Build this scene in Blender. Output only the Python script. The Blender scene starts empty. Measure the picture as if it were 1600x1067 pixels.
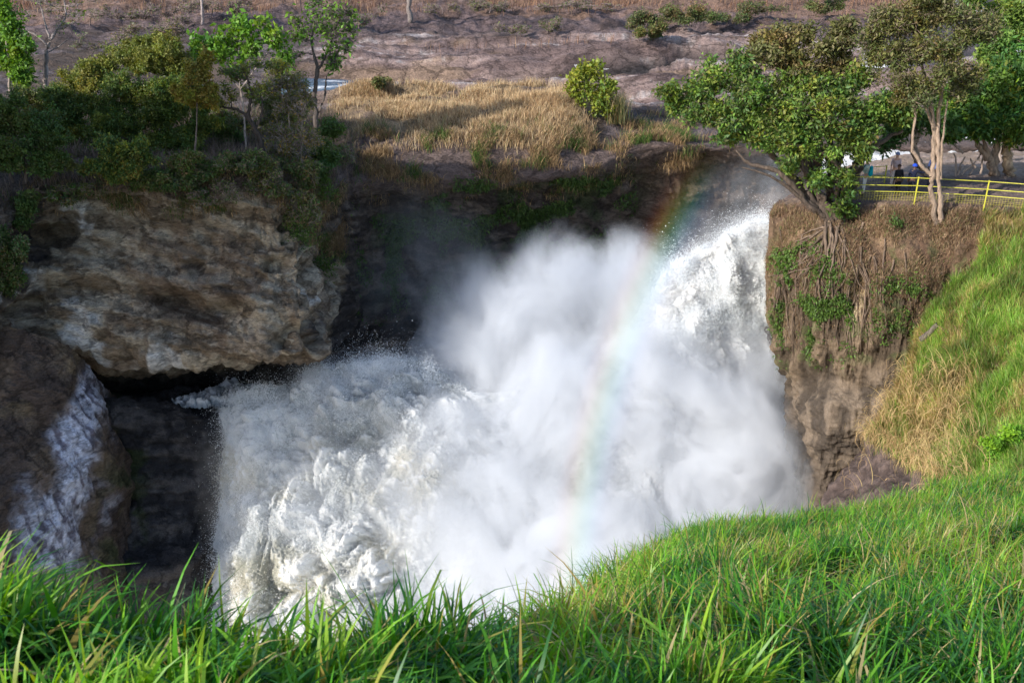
import bpy, math, random
import numpy as np
from mathutils import Vector, Matrix

RNG = np.random.default_rng(7)
random.seed(7)
S = bpy.context.scene
COL = S.collection
PITCH = math.radians(25.0)
F = 1600 * 35 / 36
CP, SP = math.cos(PITCH), math.sin(PITCH)
SUN = np.array([-.703, -.52, .485])          # direction towards the sun
SUN = SUN / np.linalg.norm(SUN)


# ------------------------------------------------------------------ projection
def W(px, py, Y):
    """point seen in direction (px,py) of the photograph at ground distance Y"""
    px = np.asarray(px, float); py = np.asarray(py, float); Y = np.asarray(Y, float)
    u = (px - 800) / F; v = (533.5 - py) / F
    y = CP + v * SP; z = -SP + v * CP
    return np.stack(np.broadcast_arrays(u / y * Y, Y, z / y * Y), -1)


def proj(P):
    P = np.asarray(P, float)
    d = P[..., 1] * CP - P[..., 2] * SP
    up = P[..., 1] * SP + P[..., 2] * CP
    return 800 + F * P[..., 0] / d, 533.5 - F * up / d, d


# ------------------------------------------------------------------ noise
_perm = np.random.default_rng(3).permutation(256)
_perm = np.concatenate([_perm, _perm, _perm])
_g = np.random.default_rng(4).normal(size=(256, 3)); _g /= np.linalg.norm(_g, axis=1)[:, None]


from concurrent.futures import ThreadPoolExecutor
_g = _g.astype(np.float32)


def _pn(P):
    i = np.floor(P); f = (P - i).astype(np.float32); i = i.astype(np.int32) & 255
    w = f * f * f * (f * (f * 6 - 15) + 10); w1 = 1 - w
    out = np.zeros(len(P), np.float32)
    for a in (0, 1):
        ha = _perm[i[:, 0] + a]; fx = f[:, 0] - a; wa = w[:, 0] if a else w1[:, 0]
        for b in (0, 1):
            hb = _perm[ha + i[:, 1] + b]; fy = f[:, 1] - b; wb = wa * (w[:, 1] if b else w1[:, 1])
            for c in (0, 1):
                h = _perm[hb + i[:, 2] + c]
                out += (_g[h, 0] * fx + _g[h, 1] * fy + _g[h, 2] * (f[:, 2] - c)) * wb * (w[:, 2] if c else w1[:, 2])
    return out * 1.5


_pool = ThreadPoolExecutor(4)


def pn(P):
    P = np.asarray(P, float).reshape(-1, 3)
    if len(P) < 40000: return _pn(P)
    return np.concatenate(list(_pool.map(_pn, np.array_split(P, max(4, len(P) // 30000)))))


def fbm(P, oct=4, lac=2.1, gain=.5):
    P = np.asarray(P, float); sh = P.shape[:-1]; P = P.reshape(-1, 3)
    o = 0; a = 1
    for k in range(oct):
        o = o + a * pn(P + k * 17.3); P = P * lac; a *= gain
    return o.reshape(sh)


def billow(P, oct=4, lac=2.1, gain=.5):
    P = np.asarray(P, float); sh = P.shape[:-1]; P = P.reshape(-1, 3)
    o = 0; a = 1
    for k in range(oct):
        o = o + a * (3.0 * np.abs(pn(P + k * 11.7)) - .75); P = P * lac; a *= gain
    return o.reshape(sh)


def sstep(a, b, x):
    t = np.clip((x - a) / (b - a), 0, 1)
    return t * t * (3 - 2 * t)


def mix(a, b, t):
    t = np.asarray(t)[..., None]
    return np.asarray(a) * (1 - t) + np.asarray(b) * t


# ------------------------------------------------------------------ mesh building
def tag(o, label=None, cat=None, group=None, kind=None):
    if label: o['label'] = label
    if cat: o['category'] = cat
    if group: o['group'] = group
    if kind: o['kind'] = kind
    return o


def link(name, me, m=None, parent=None):
    o = bpy.data.objects.new(name, me)
    COL.objects.link(o)
    if m is not None: me.materials.append(m)
    if parent is not None:
        o.parent = parent
        o.matrix_parent_inverse = Matrix.Identity(4)
        if parent.type == 'EMPTY':
            me.transform(Matrix.Translation(-parent.location)) if parent.parent is None else None
    return o


def empty(name, loc):
    o = bpy.data.objects.new(name, None)
    COL.objects.link(o); o.location = [float(c) for c in loc]; o.empty_display_size = .3
    return o


def mesh(name, V, faces, k, m=None, parent=None, col=None, smooth=False):
    """faces: (M,k) index array; col: per-vertex RGB"""
    V = np.ascontiguousarray(V, np.float32).reshape(-1, 3)
    faces = np.ascontiguousarray(faces, np.int32).reshape(-1, k)
    me = bpy.data.meshes.new(name)
    me.vertices.add(len(V)); me.vertices.foreach_set('co', V.ravel())
    me.loops.add(faces.size); me.loops.foreach_set('vertex_index', faces.ravel())
    me.polygons.add(len(faces))
    me.polygons.foreach_set('loop_start', np.arange(len(faces), dtype=np.int32) * k)
    if smooth: me.polygons.foreach_set('use_smooth', np.ones(len(faces), bool))
    if col is not None:
        a = me.attributes.new('tint', 'FLOAT_COLOR', 'POINT')
        c = np.ones((len(V), 4), np.float32); c[:, :3] = np.asarray(col, np.float32).reshape(-1, 3)
        a.data.foreach_set('color', c.ravel())
    me.update(calc_edges=True)
    return link(name, me, m, parent)


def grid_faces(nv, nu):
    i = np.arange(nv * nu).reshape(nv, nu)
    return np.stack([i[:-1, :-1], i[1:, :-1], i[1:, 1:], i[:-1, 1:]], -1).reshape(-1, 4)


def hermite(A, n):
    """monotone cubic resampling of A (R, ...) along axis 0 to n samples"""
    A = np.asarray(A, float); R = A.shape[0]
    d = A[1:] - A[:-1]
    m = np.zeros_like(A); m[0] = d[0]; m[-1] = d[-1]
    s = np.sign(d[1:]) == np.sign(d[:-1])
    m[1:-1] = np.where(s, 2 * d[1:] * d[:-1] / (d[1:] + d[:-1] + 1e-12 * np.sign(d[1:] + 1e-30)), 0)
    t = np.linspace(0, R - 1, n); i = np.minimum(t.astype(int), R - 2); x = (t - i).reshape((-1,) + (1,) * (A.ndim - 1))
    return ((2 * x**3 - 3 * x**2 + 1) * A[i] + (x**3 - 2 * x**2 + x) * m[i] + (-2 * x**3 + 3 * x**2) * A[i + 1] + (x**3 - x**2) * m[i + 1])


def sheet(rows, nu, nv):
    """rows (R,C,3) of (px,py,Y) -> (nv,nu,3) world grid"""
    A = hermite(np.asarray(rows, float), nv)
    A = hermite(A.swapaxes(0, 1), nu).swapaxes(0, 1)
    return W(A[..., 0], A[..., 1], A[..., 2]), A


def normals(P):
    du = np.gradient(P, axis=1); dv = np.gradient(P, axis=0)
    n = np.cross(du, dv); n /= np.linalg.norm(n, axis=-1, keepdims=True) + 1e-9
    flip = (n * -P).sum(-1) < 0                     # towards the camera side
    n[flip] *= -1
    return n


class Surf:
    def __init__(s, P):
        s.P = P; s.n = normals(P)
        s.px, s.py, s.d = proj(P)

    def at(s, px, py):
        """nearest visible surface point to a photo position"""
        e = (s.px - px) ** 2 + (s.py - py) ** 2
        k = e < max(e.min() * 4, 16)
        d = np.where(k, s.d, 1e9)
        i = np.unravel_index(np.argmin(d), d.shape)
        return s.P[i].copy()

    def scatter(s, n, dens=None):
        """n random points weighted by area*dens(px,py) -> positions, normals, px, py"""
        a = s.P[1:, :-1] - s.P[:-1, :-1]; b = s.P[:-1, 1:] - s.P[:-1, :-1]
        w = np.linalg.norm(np.cross(a, b), axis=-1)
        if dens is not None: w = w * dens(s)[:-1, :-1]
        w = w.ravel(); w /= w.sum()
        k = RNG.choice(len(w), n, p=w)
        i, j = np.unravel_index(k, (s.P.shape[0] - 1, s.P.shape[1] - 1))
        r = RNG.random((2, n, 1))
        p = s.P[i, j] + a[i, j] * r[0] + b[i, j] * r[1]
        return p, s.n[i, j], s.px[i, j], s.py[i, j]


# ------------------------------------------------------------------ materials
def mat(name, build):
    m = bpy.data.materials.new(name); m.use_nodes = True
    nt = m.node_tree; nt.nodes.clear()
    out = nt.nodes.new('ShaderNodeOutputMaterial')
    build(nt, out)
    return m


def N(nt, typ, **kw):
    n = nt.nodes.new(typ)
    for k, v in kw.items():
        if k in n.inputs.keys(): n.inputs[k].default_value = v
        else: setattr(n, k, v)
    return n


def noise_tex(nt, scale, detail=6, rough=.6, stretch=(1, 1, 1), rot=(0, 0, 0)):
    g = N(nt, 'ShaderNodeNewGeometry')
    mp = N(nt, 'ShaderNodeMapping'); mp.inputs['Scale'].default_value = stretch; mp.inputs['Rotation'].default_value = rot
    t = N(nt, 'ShaderNodeTexNoise', Scale=scale, Detail=detail, Roughness=rough)
    nt.links.new(g.outputs['Position'], mp.inputs['Vector']); nt.links.new(mp.outputs[0], t.inputs['Vector'])
    return t


def terrain_mat(name, fine=6., contrast=.7, bump=.25, rough=.9, stretch=(1, 1, 1), fine2=30., rot=(0, 0, 0), cracks=0):
    """vertex tint (colour patches, some darkened as shade) x procedural mottling + bump"""
    def b(nt, out):
        at = N(nt, 'ShaderNodeAttribute'); at.attribute_name = 'tint'
        a = noise_tex(nt, fine, 8, .65, stretch, rot); c = noise_tex(nt, fine2, 4, .6, stretch, rot)
        ad = N(nt, 'ShaderNodeMath', operation='ADD'); nt.links.new(a.outputs[0], ad.inputs[0]); nt.links.new(c.outputs[0], ad.inputs[1])
        mr = N(nt, 'ShaderNodeMapRange'); mr.inputs[1].default_value = .65; mr.inputs[2].default_value = 1.35
        mr.inputs[3].default_value = 1 - contrast; mr.inputs[4].default_value = 1 + contrast
        nt.links.new(ad.outputs[0], mr.inputs[0])
        mu = N(nt, 'ShaderNodeMix', data_type='RGBA', blend_type='MULTIPLY'); mu.inputs[0].default_value = 1
        nt.links.new(at.outputs['Color'], mu.inputs[6]); nt.links.new(mr.outputs[0], mu.inputs[7])
        bs = N(nt, 'ShaderNodeBsdfPrincipled', Roughness=rough); bs.inputs['Specular IOR Level'].default_value = .2
        hgt = ad
        if cracks:
            g = N(nt, 'ShaderNodeNewGeometry'); mp = N(nt, 'ShaderNodeMapping'); mp.inputs['Scale'].default_value = (1, 1, 1.9); mp.inputs['Rotation'].default_value = (.1, .45, 0)
            dst = N(nt, 'ShaderNodeVectorMath', operation='MULTIPLY_ADD'); dst.inputs[1].default_value = (1.6, 1.6, 1.6)
            nt.links.new(a.outputs['Color'], dst.inputs[0]); nt.links.new(g.outputs['Position'], dst.inputs[2]); nt.links.new(dst.outputs[0], mp.inputs['Vector'])
            vo = N(nt, 'ShaderNodeTexVoronoi', feature='DISTANCE_TO_EDGE', Scale=cracks); nt.links.new(mp.outputs[0], vo.inputs['Vector'])
            cm = N(nt, 'ShaderNodeMapRange'); cm.inputs[1].default_value = .0; cm.inputs[2].default_value = .05; cm.inputs[3].default_value = .45; cm.inputs[4].default_value = 1
            nt.links.new(vo.outputs['Distance'], cm.inputs[0])
            m2 = N(nt, 'ShaderNodeMix', data_type='RGBA', blend_type='MULTIPLY'); m2.inputs[0].default_value = .42
            nt.links.new(mu.outputs[2], m2.inputs[6]); nt.links.new(cm.outputs[0], m2.inputs[7]); mu = m2
            hgt = N(nt, 'ShaderNodeMath', operation='ADD'); nt.links.new(ad.outputs[0], hgt.inputs[0]); nt.links.new(cm.outputs[0], hgt.inputs[1])
        nt.links.new(mu.outputs[2], bs.inputs['Base Color'])
        bp = N(nt, 'ShaderNodeBump', Strength=.9, Distance=bump); nt.links.new(hgt.outputs[0], bp.inputs['Height'])
        nt.links.new(bp.outputs[0], bs.inputs['Normal']); nt.links.new(bs.outputs[0], out.inputs[0])
    return mat(name, b)


def leaf_mat(name, trans=.35, rough=.5, gloss=.25):
    def b(nt, out):
        at = N(nt, 'ShaderNodeAttribute'); at.attribute_name = 'tint'
        bs = N(nt, 'ShaderNodeBsdfPrincipled', Roughness=rough); bs.inputs['Specular IOR Level'].default_value = gloss
        tr = N(nt, 'ShaderNodeBsdfTranslucent'); mx = N(nt, 'ShaderNodeMixShader'); mx.inputs[0].default_value = trans
        nt.links.new(at.outputs['Color'], bs.inputs['Base Color'])
        hs = N(nt, 'ShaderNodeHueSaturation', Saturation=1.25, Value=1.25); hs.inputs['Hue'].default_value = .485
        nt.links.new(at.outputs['Color'], hs.inputs['Color']); nt.links.new(hs.outputs[0], tr.inputs[0])
        nt.links.new(bs.outputs[0], mx.inputs[1]); nt.links.new(tr.outputs[0], mx.inputs[2]); nt.links.new(mx.outputs[0], out.inputs[0])
    return mat(name, b)


def plain(name, col, rough=.6, metal=0, var=.25, scale=20., spec=.3):
    def b(nt, out):
        a = noise_tex(nt, scale, 5)
        mr = N(nt, 'ShaderNodeMapRange'); mr.inputs[1].default_value = .3; mr.inputs[2].default_value = .7
        mr.inputs[3].default_value = 1 - var; mr.inputs[4].default_value = 1 + var
        nt.links.new(a.outputs[0], mr.inputs[0])
        mu = N(nt, 'ShaderNodeMix', data_type='RGBA', blend_type='MULTIPLY'); mu.inputs[0].default_value = 1
        mu.inputs[6].default_value = (*col, 1); nt.links.new(mr.outputs[0], mu.inputs[7])
        bs = N(nt, 'ShaderNodeBsdfPrincipled', Roughness=rough, Metallic=metal); bs.inputs['Specular IOR Level'].default_value = spec
        nt.links.new(mu.outputs[2], bs.inputs['Base Color']); nt.links.new(bs.outputs[0], out.inputs[0])
    return mat(name, b)


M_ROCK = terrain_mat('rock_and_soil', 1.3, .55, .25, stretch=(1, 1, 1.6), fine2=11., cracks=.5)
M_CLIFF = terrain_mat('layered_cliff', 1.6, .62, .24, stretch=(.8, .8, 2.6), fine2=7., rot=(.12, .3, 0), cracks=.42)
M_SOIL = terrain_mat('dry_soil', 3.5, .45, .12, fine2=20.)
M_LEAF = leaf_mat('leaf', .3)
M_GRASS = leaf_mat('grass_blade', .38, .42, .35)
M_STRAW = leaf_mat('straw', .2, .8, .1)


def bark_mat():
    def b(nt, out):
        at = N(nt, 'ShaderNodeAttribute'); at.attribute_name = 'tint'
        a = noise_tex(nt, 9., 6, .65, (1, 1, .25))
        mr = N(nt, 'ShaderNodeMapRange'); mr.inputs[1].default_value = .3; mr.inputs[2].default_value = .7
        mr.inputs[3].default_value = .45; mr.inputs[4].default_value = 1.5
        nt.links.new(a.outputs[0], mr.inputs[0])
        mu = N(nt, 'ShaderNodeMix', data_type='RGBA', blend_type='MULTIPLY'); mu.inputs[0].default_value = 1
        nt.links.new(at.outputs['Color'], mu.inputs[6]); nt.links.new(mr.outputs[0], mu.inputs[7])
        bs = N(nt, 'ShaderNodeBsdfPrincipled', Roughness=.9); bs.inputs['Specular IOR Level'].default_value = .15
        bp = N(nt, 'ShaderNodeBump', Strength=.8, Distance=.06); nt.links.new(a.outputs[0], bp.inputs['Height'])
        nt.links.new(bp.outputs[0], bs.inputs['Normal'])
        nt.links.new(mu.outputs[2], bs.inputs['Base Color']); nt.links.new(bs.outputs[0], out.inputs[0])
    return mat('bark', b)


M_BARK = bark_mat()


def foam_mat():
    def b(nt, out):
        at = N(nt, 'ShaderNodeAttribute'); at.attribute_name = 'tint'
        a = noise_tex(nt, 2.2, 10, .72); c = noise_tex(nt, 14., 6, .7)
        ad = N(nt, 'ShaderNodeMath', operation='ADD'); nt.links.new(a.outputs[0], ad.inputs[0]); nt.links.new(c.outputs[0], ad.inputs[1])
        mr = N(nt, 'ShaderNodeMapRange'); mr.inputs[1].default_value = .7; mr.inputs[2].default_value = 1.15
        mr.inputs[3].default_value = .84; mr.inputs[4].default_value = 1.05
        nt.links.new(ad.outputs[0], mr.inputs[0])
        mu = N(nt, 'ShaderNodeMix', data_type='RGBA', blend_type='MULTIPLY'); mu.inputs[0].default_value = 1
        nt.links.new(at.outputs['Color'], mu.inputs[6]); nt.links.new(mr.outputs[0], mu.inputs[7])
        bs = N(nt, 'ShaderNodeBsdfDiffuse'); tr = N(nt, 'ShaderNodeBsdfTranslucent')
        mx = N(nt, 'ShaderNodeMixShader'); mx.inputs[0].default_value = .35
        bp = N(nt, 'ShaderNodeBump', Strength=.7, Distance=.16); nt.links.new(ad.outputs[0], bp.inputs['Height'])
        nt.links.new(bp.outputs[0], bs.inputs['Normal'])
        for q in (bs, tr): nt.links.new(mu.outputs[2], q.inputs[0])
        nt.links.new(bs.outputs[0], mx.inputs[1]); nt.links.new(tr.outputs[0], mx.inputs[2]); nt.links.new(mx.outputs[0], out.inputs[0])
    return mat('white_water', b)


M_FOAM = foam_mat()
M_SPRAY = leaf_mat('spray_droplets', .4, .6, .1)


def river_mat():
    def b(nt, out):
        a = noise_tex(nt, .8, 8, .7, (.35, 1, 1), (0, 0, .25)); r = noise_tex(nt, 5., 4, .6, (.5, 1, 1))
        rp = N(nt, 'ShaderNodeMapRange'); rp.inputs[1].default_value = .54; rp.inputs[2].default_value = .66
        nt.links.new(a.outputs[0], rp.inputs[0])
        w = N(nt, 'ShaderNodeBsdfPrincipled', Roughness=.18); w.inputs['Base Color'].default_value = (.05, .075, .11, 1)
        f = N(nt, 'ShaderNodeBsdfDiffuse'); f.inputs[0].default_value = (.8, .82, .85, 1)
        bp = N(nt, 'ShaderNodeBump', Strength=.7, Distance=.2); nt.links.new(r.outputs[0], bp.inputs['Height'])
        nt.links.new(bp.outputs[0], w.inputs['Normal'])
        mx = N(nt, 'ShaderNodeMixShader'); nt.links.new(rp.outputs[0], mx.inputs[0])
        nt.links.new(w.outputs[0], mx.inputs[1]); nt.links.new(f.outputs[0], mx.inputs[2]); nt.links.new(mx.outputs[0], out.inputs[0])
    return mat('river_water', b)


M_RIVER = river_mat()

# ================================================================== THE LAND
# ---- far bank: hill, rock plateau, grass mound, gorge wall (one continuous sheet)
FX = [-260, -60, 60, 180, 300, 400, 470, 520, 560, 620, 700, 780, 860, 930, 1000, 1070, 1130, 1220, 1400, 1650, 1900]
def R(lo, *kv):
    return np.interp(FX, [k for k, _ in kv], [v for _, v in kv]) if kv else np.full(len(FX), lo)
def row(pys, Ys):
    return np.stack([np.array(FX, float), R(0, *pys), R(0, *Ys)], -1)
far_rows = [
    row([(0, -150)], [(0, 260)]),
    row([(0, -60)], [(0, 175)]),
    row([(0, 5), (700, 8), (1300, -10)], [(0, 132), (1300, 140)]),
    row([(0, 55), (700, 58), (1000, 52), (1300, 20)], [(0, 106), (1300, 122)]),
    row([(0, 95), (1000, 92), (1300, 70)], [(0, 97), (1000, 97), (1300, 105)]),
    row([(500, 135), (560, 140), (900, 140), (1000, 130), (1300, 110)], [(0, 86), (560, 88), (900, 88), (1000, 87), (1300, 92)]),
    row([(500, 150), (560, 137), (640, 130), (760, 128), (860, 140), (930, 160), (1000, 160), (1300, 150)], [(400, 78), (560, 77), (860, 77), (1000, 79.5), (1300, 82)]),
    row([(500, 185), (600, 172), (860, 172), (930, 185), (1000, 186), (1300, 185)], [(300, 67), (520, 69), (620, 70.5), (860, 70), (1000, 74), (1300, 76)]),
    row([(0, 235), (400, 235), (520, 222), (700, 222), (880, 228), (1000, 208), (1300, 208)], [(0, 58), (300, 58.5), (470, 60), (560, 64), (700, 65), (880, 66), (1000, 71.5), (1300, 73)]),
    row([(0, 300), (60, 292), (300, 288), (420, 285), (500, 290), (600, 292), (760, 285), (900, 265), (1000, 238), (1100, 228), (1220, 232), (1300, 232)],
        [(-60, 47), (60, 50), (300, 51.5), (420, 52), (500, 56), (560, 60.5), (700, 62.5), (900, 64), (1000, 67.5), (1300, 70)]),
    row([(0, 345), (60, 350), (300, 340), (500, 345), (700, 330), (900, 305), (1000, 275), (1100, 262), (1300, 262)],
        [(-60, 46), (60, 50), (180, 51), (300, 51), (420, 51.2), (490, 53), (530, 59), (600, 63), (900, 66), (1000, 69), (1300, 72)]),
    row([(0, 440), (500, 440), (700, 420), (1000, 380), (1300, 360)],
        [(-60, 44.5), (60, 48.6), (180, 49.4), (300, 49.5), (420, 49.3), (480, 50), (520, 58), (600, 63.5), (1000, 70), (1300, 74)]),
    row([(0, 540), (60, 520), (180, 545), (300, 556), (440, 556), (512, 545), (560, 545), (700, 510), (1000, 480), (1300, 460)],
        [(-60, 43), (60, 47.6), (180, 47.8), (300, 47.6), (440, 46.9), (505, 47.6), (530, 57), (600, 63.5), (1000, 70), (1300, 74)]),
    row([(0, 555), (60, 537), (180, 562), (300, 572), (440, 573), (512, 560), (560, 570), (1000, 560), (1300, 540)],
        [(-60, 43), (60, 48.5), (180, 51), (300, 52), (440, 52), (505, 52.5), (540, 58), (600, 63), (1300, 74)]),
    row([(0, 620), (500, 630), (1300, 640)], [(-60, 44), (60, 51), (300, 54.5), (505, 55), (600, 62), (1300, 72)]),
    row([(0, 800), (1300, 800)], [(-60, 44), (60, 52), (300, 55), (600, 61), (1300, 70)]),
]
P, A = sheet(far_rows, 800, 560)
pxA, pyA, YA = A[..., 0], A[..., 1], A[..., 2]
n0 = normals(P)
edge_n = fbm(P * .25, 3)
wall = sstep(-6, 30, pyA - np.interp(pxA, [0, 60, 300, 500, 560, 700, 900, 1000, 1100, 1300], [300, 292, 288, 292, 295, 292, 268, 240, 228, 232]))
pale = sstep(.0, .25, np.minimum.reduce([(pxA - 35) / 60, (520 - pxA + (pyA - 430) * .1) / 40, (pyA - 292) / 40, (600 - pyA) / 20, np.ones_like(pxA)]) + .95 * edge_n + .3 * fbm(P * 1.2, 3))
rockp = sstep(48, 66, pyA + 14 * edge_n) * sstep(420, 560, pxA) * sstep(178, 160, pyA + 6 * edge_n)
mound = sstep(500, 545, pxA + 20 * edge_n) * sstep(945, 905, pxA) * sstep(0, 1, (YA < 77.5) * 1.) * sstep(265, 225, pyA + 30 * edge_n)
hill = sstep(66, 40, pyA + 14 * edge_n)
# relief
disp = fbm(P * np.array([.10, .10, .10]), 4) * 1.2 * wall + fbm(P * .5, 5) * .5 * wall + fbm(P * 2.1, 4) * .16 * wall - np.clip(np.abs(fbm(P * np.array([.7, .7, .35]) + 77, 3)) - .12, -.12, 0) * -4. * wall * .25
strata = fbm(P * np.array([.16, .16, .9]) + P[..., :1] * np.array([0, 0, .16]), 5)
disp += strata * .6 * wall * (.45 + .55 * pale)
disp -= 1.3 * pale * sstep(.25, .6, fbm(P * np.array([.2, .2, .55]) + 31, 3)) * wall
P2 = P + n0 * disp[..., None]
zz = fbm(P * .12, 4) * .45 + fbm(P * .6, 4) * .12
ledge = fbm(P * np.array([.035, .22, 0]) + 5, 4) * 3
ter = np.floor(ledge * 2.2) / 2.2 + sstep(.55, 1, (ledge * 2.2) % 1) / 2.2
zz += rockp * (ter * .5 + fbm(P * np.array([.12, .6, 0]), 4) * .25)
zz += hill * (fbm(P * .1 + 9, 4) * 1.4 + np.abs(fbm(P * .5, 4)) * .35)
river_m = sstep(640, 585, pxA + 20 * edge_n) * sstep(425, 455, pxA) * sstep(98, 106, pyA) * sstep(150, 140, pyA) * (YA > 79)
zz = zz * (1 - river_m) - 1.1 * river_m
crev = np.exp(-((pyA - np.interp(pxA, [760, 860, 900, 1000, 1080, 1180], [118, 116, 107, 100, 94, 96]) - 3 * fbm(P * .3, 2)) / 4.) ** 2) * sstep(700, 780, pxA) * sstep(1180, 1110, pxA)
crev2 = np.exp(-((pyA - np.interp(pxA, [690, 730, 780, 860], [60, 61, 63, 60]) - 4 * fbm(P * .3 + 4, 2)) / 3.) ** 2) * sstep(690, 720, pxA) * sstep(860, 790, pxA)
zz -= crev * 1.3 + crev2 * 1.0
zz += .5 * np.exp(-((pyA - np.interp(pxA, [760, 860, 900, 1000, 1080, 1180], [107, 106, 97, 90, 85, 88])) / 6.) ** 2) * sstep(700, 780, pxA) * sstep(1180, 1110, pxA)
P2[..., 2] += zz * (1 - wall)
# colour patches
f1 = fbm(P * .35, 5); f2 = fbm(P * np.array([.3, .3, 1.6]) + P[..., :1] * np.array([0, 0, .45]) + 40, 5); f3 = fbm(P * 1.1 + 9, 4)
c = np.zeros(P.shape) + [.085, .062, .05]
c = mix(c, [.125, .10, .10], sstep(-.1, .4, f1))
band = fbm(P * np.array([.05, .55, .3]) + 13, 5)
rc = mix([.145, .102, .096], [.275, .20, .18], sstep(-.35, .4, band))
rc = mix(rc, [.42, .37, .36], sstep(.38, .66, band + .45 * f3) * .8)
rc = mix(rc, [.36, .25, .15], sstep(.25, .5, fbm(P * np.array([.06, .4, .3]) + 71, 4)) * .35)
c = mix(c, rc, rockp)
c = mix(c, mix([.068, .050, .052], [.145, .104, .102], sstep(-.3, .4, f1 + .4 * f3)), hill)
c = mix(c, [.20, .125, .09], hill * sstep(30, 12, pyA + 22 * f1 + np.interp(pxA, [0, 500, 700, 1000], [-12, 0, 5, -8])) * .85)
c = mix(c, mix([.24, .17, .10], [.14, .10, .08], sstep(-.1, .35, f1)), mound)
c = mix(c, [.13, .095, .085], sstep(205, 240, pyA + 25 * f1) * sstep(500, 560, pxA) * (1 - wall))
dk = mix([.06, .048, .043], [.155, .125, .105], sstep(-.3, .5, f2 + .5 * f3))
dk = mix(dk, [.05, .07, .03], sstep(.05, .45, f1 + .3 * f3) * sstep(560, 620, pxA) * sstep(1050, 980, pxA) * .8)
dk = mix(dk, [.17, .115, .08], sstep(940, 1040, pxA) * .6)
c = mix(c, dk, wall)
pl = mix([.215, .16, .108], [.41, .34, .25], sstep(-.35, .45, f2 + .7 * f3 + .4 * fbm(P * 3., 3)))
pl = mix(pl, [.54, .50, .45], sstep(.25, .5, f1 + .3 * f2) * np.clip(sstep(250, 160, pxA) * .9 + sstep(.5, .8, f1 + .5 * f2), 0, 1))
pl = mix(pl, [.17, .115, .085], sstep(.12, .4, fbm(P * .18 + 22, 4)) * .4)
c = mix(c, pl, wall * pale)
c = mix(c, [.022, .019, .018], sstep(556, 580, pyA + 6 * f1) * sstep(60, 130, pxA) * sstep(620, 540, pxA) * .9)  # recess under the overhanging lip painted near-black as its shade
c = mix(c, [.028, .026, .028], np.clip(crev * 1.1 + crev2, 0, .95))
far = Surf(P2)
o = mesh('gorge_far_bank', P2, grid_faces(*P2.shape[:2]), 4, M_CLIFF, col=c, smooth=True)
tag(o, 'far bank of the gorge with pale cliff, dark wall, straw mound and purple rock plateau', 'cliff', kind='structure')

# ---- left slope below the pale cliff
rows = [[(-260, 500, 45), (-60, 505, 45.5), (40, 520, 46), (110, 545, 47), (150, 585, 48.5), (185, 630, 51)],
        [(-260, 600, 42), (-60, 600, 43), (40, 600, 44), (110, 605, 45), (160, 622, 47), (200, 650, 51)],
        [(-260, 700, 39), (-60, 700, 40), (40, 700, 41.5), (120, 700, 43), (185, 705, 45.5), (215, 720, 49)],
        [(-260, 800, 36), (-60, 800, 37), (40, 800, 39), (110, 800, 41), (180, 810, 44), (230, 830, 48)],
        [(-260, 960, 33), (-60, 960, 34), (30, 950, 36), (110, 930, 38.5), (200, 940, 42), (260, 960, 46)],
        [(-260, 1150, 31), (-60, 1150, 32), (30, 1150, 33), (110, 1150, 35), (200, 1150, 38), (260, 1150, 42)]]
P, A = sheet(rows, 300, 420); px_, py_ = A[..., 0], A[..., 1]
f1 = fbm(P * .4, 5); f2 = fbm(P * np.array([1.2, 1.2, .5]), 5)
P2 = P + normals(P) * (fbm(P * .3, 5) * .6 + f2 * .16)[..., None]
f2 = .6 * f2 + .8 * fbm(P * np.array([2.6, 2.6, 1.3]) + 3, 4)
cx = np.interp(py_, [600, 650, 750, 870, 960], [150, 135, 110, 85, 60]); hw = np.interp(py_, [600, 660, 760, 870], [20, 42, 62, 72])
st = sstep(1.25, .35, np.abs(px_ - cx) / hw + .6 * f1)
c = mix([.10, .07, .055], [.17, .12, .085], sstep(-.3, .4, f1))
c = mix(c, [.24, .17, .10], sstep(.15, .5, fbm(P * .5 + 8, 4)) * sstep(700, 620, py_) * .7)
c = mix(c, mix([.20, .18, .22], [.66, .66, .76], sstep(-.45, .25, f2)), st)
c = mix(c, [.045, .06, .02], sstep(140, 190, px_) * sstep(690, 760, py_) * sstep(.0, .3, f1) * .8)
c = mix(c, [.38, .25, .18], sstep(885, 905, py_ + 14 * f1) * sstep(150, 100, px_) * .8)
left = Surf(P2)
o = mesh('left_slope', P2, grid_faces(*P2.shape[:2]), 4, M_CLIFF, col=c, smooth=True)
tag(o, 'shaded brown slope with a wet whitish streak at the left edge', 'slope', kind='structure')

# ---- dark rock shelf under the lip of the fall
rows = [[(60, 590, 60), (200, 590, 60), (300, 592, 60), (420, 590, 60), (600, 590, 60)],
        [(60, 612, 54), (200, 616, 54), (300, 618, 54), (420, 622, 54), (600, 622, 54)],
        [(90, 626, 49.2), (200, 628, 49.2), (300, 634, 49.2), (420, 640, 52), (600, 640, 56)],
        [(110, 640, 48.4), (200, 642, 48.4), (300, 648, 48.3), (420, 654, 51), (600, 654, 55)],
        [(120, 750, 46.5), (200, 750, 46.8), (300, 755, 47), (420, 760, 50.5), (600, 760, 54)],
        [(120, 830, 45), (200, 830, 45.2), (300, 825, 45.6), (420, 830, 50), (600, 830, 53)],
        [(120, 900, 42), (200, 895, 42.5), (300, 880, 43.5), (420, 860, 49), (600, 860, 52)],
        [(120, 1100, 40), (200, 1100, 40), (300, 1100, 40), (420, 1100, 46), (600, 1100, 50)]]
P, A = sheet(rows, 260, 360); px_, py_ = A[..., 0], A[..., 1]
st = fbm(P * np.array([.25, .25, 1.1]), 5)
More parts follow.
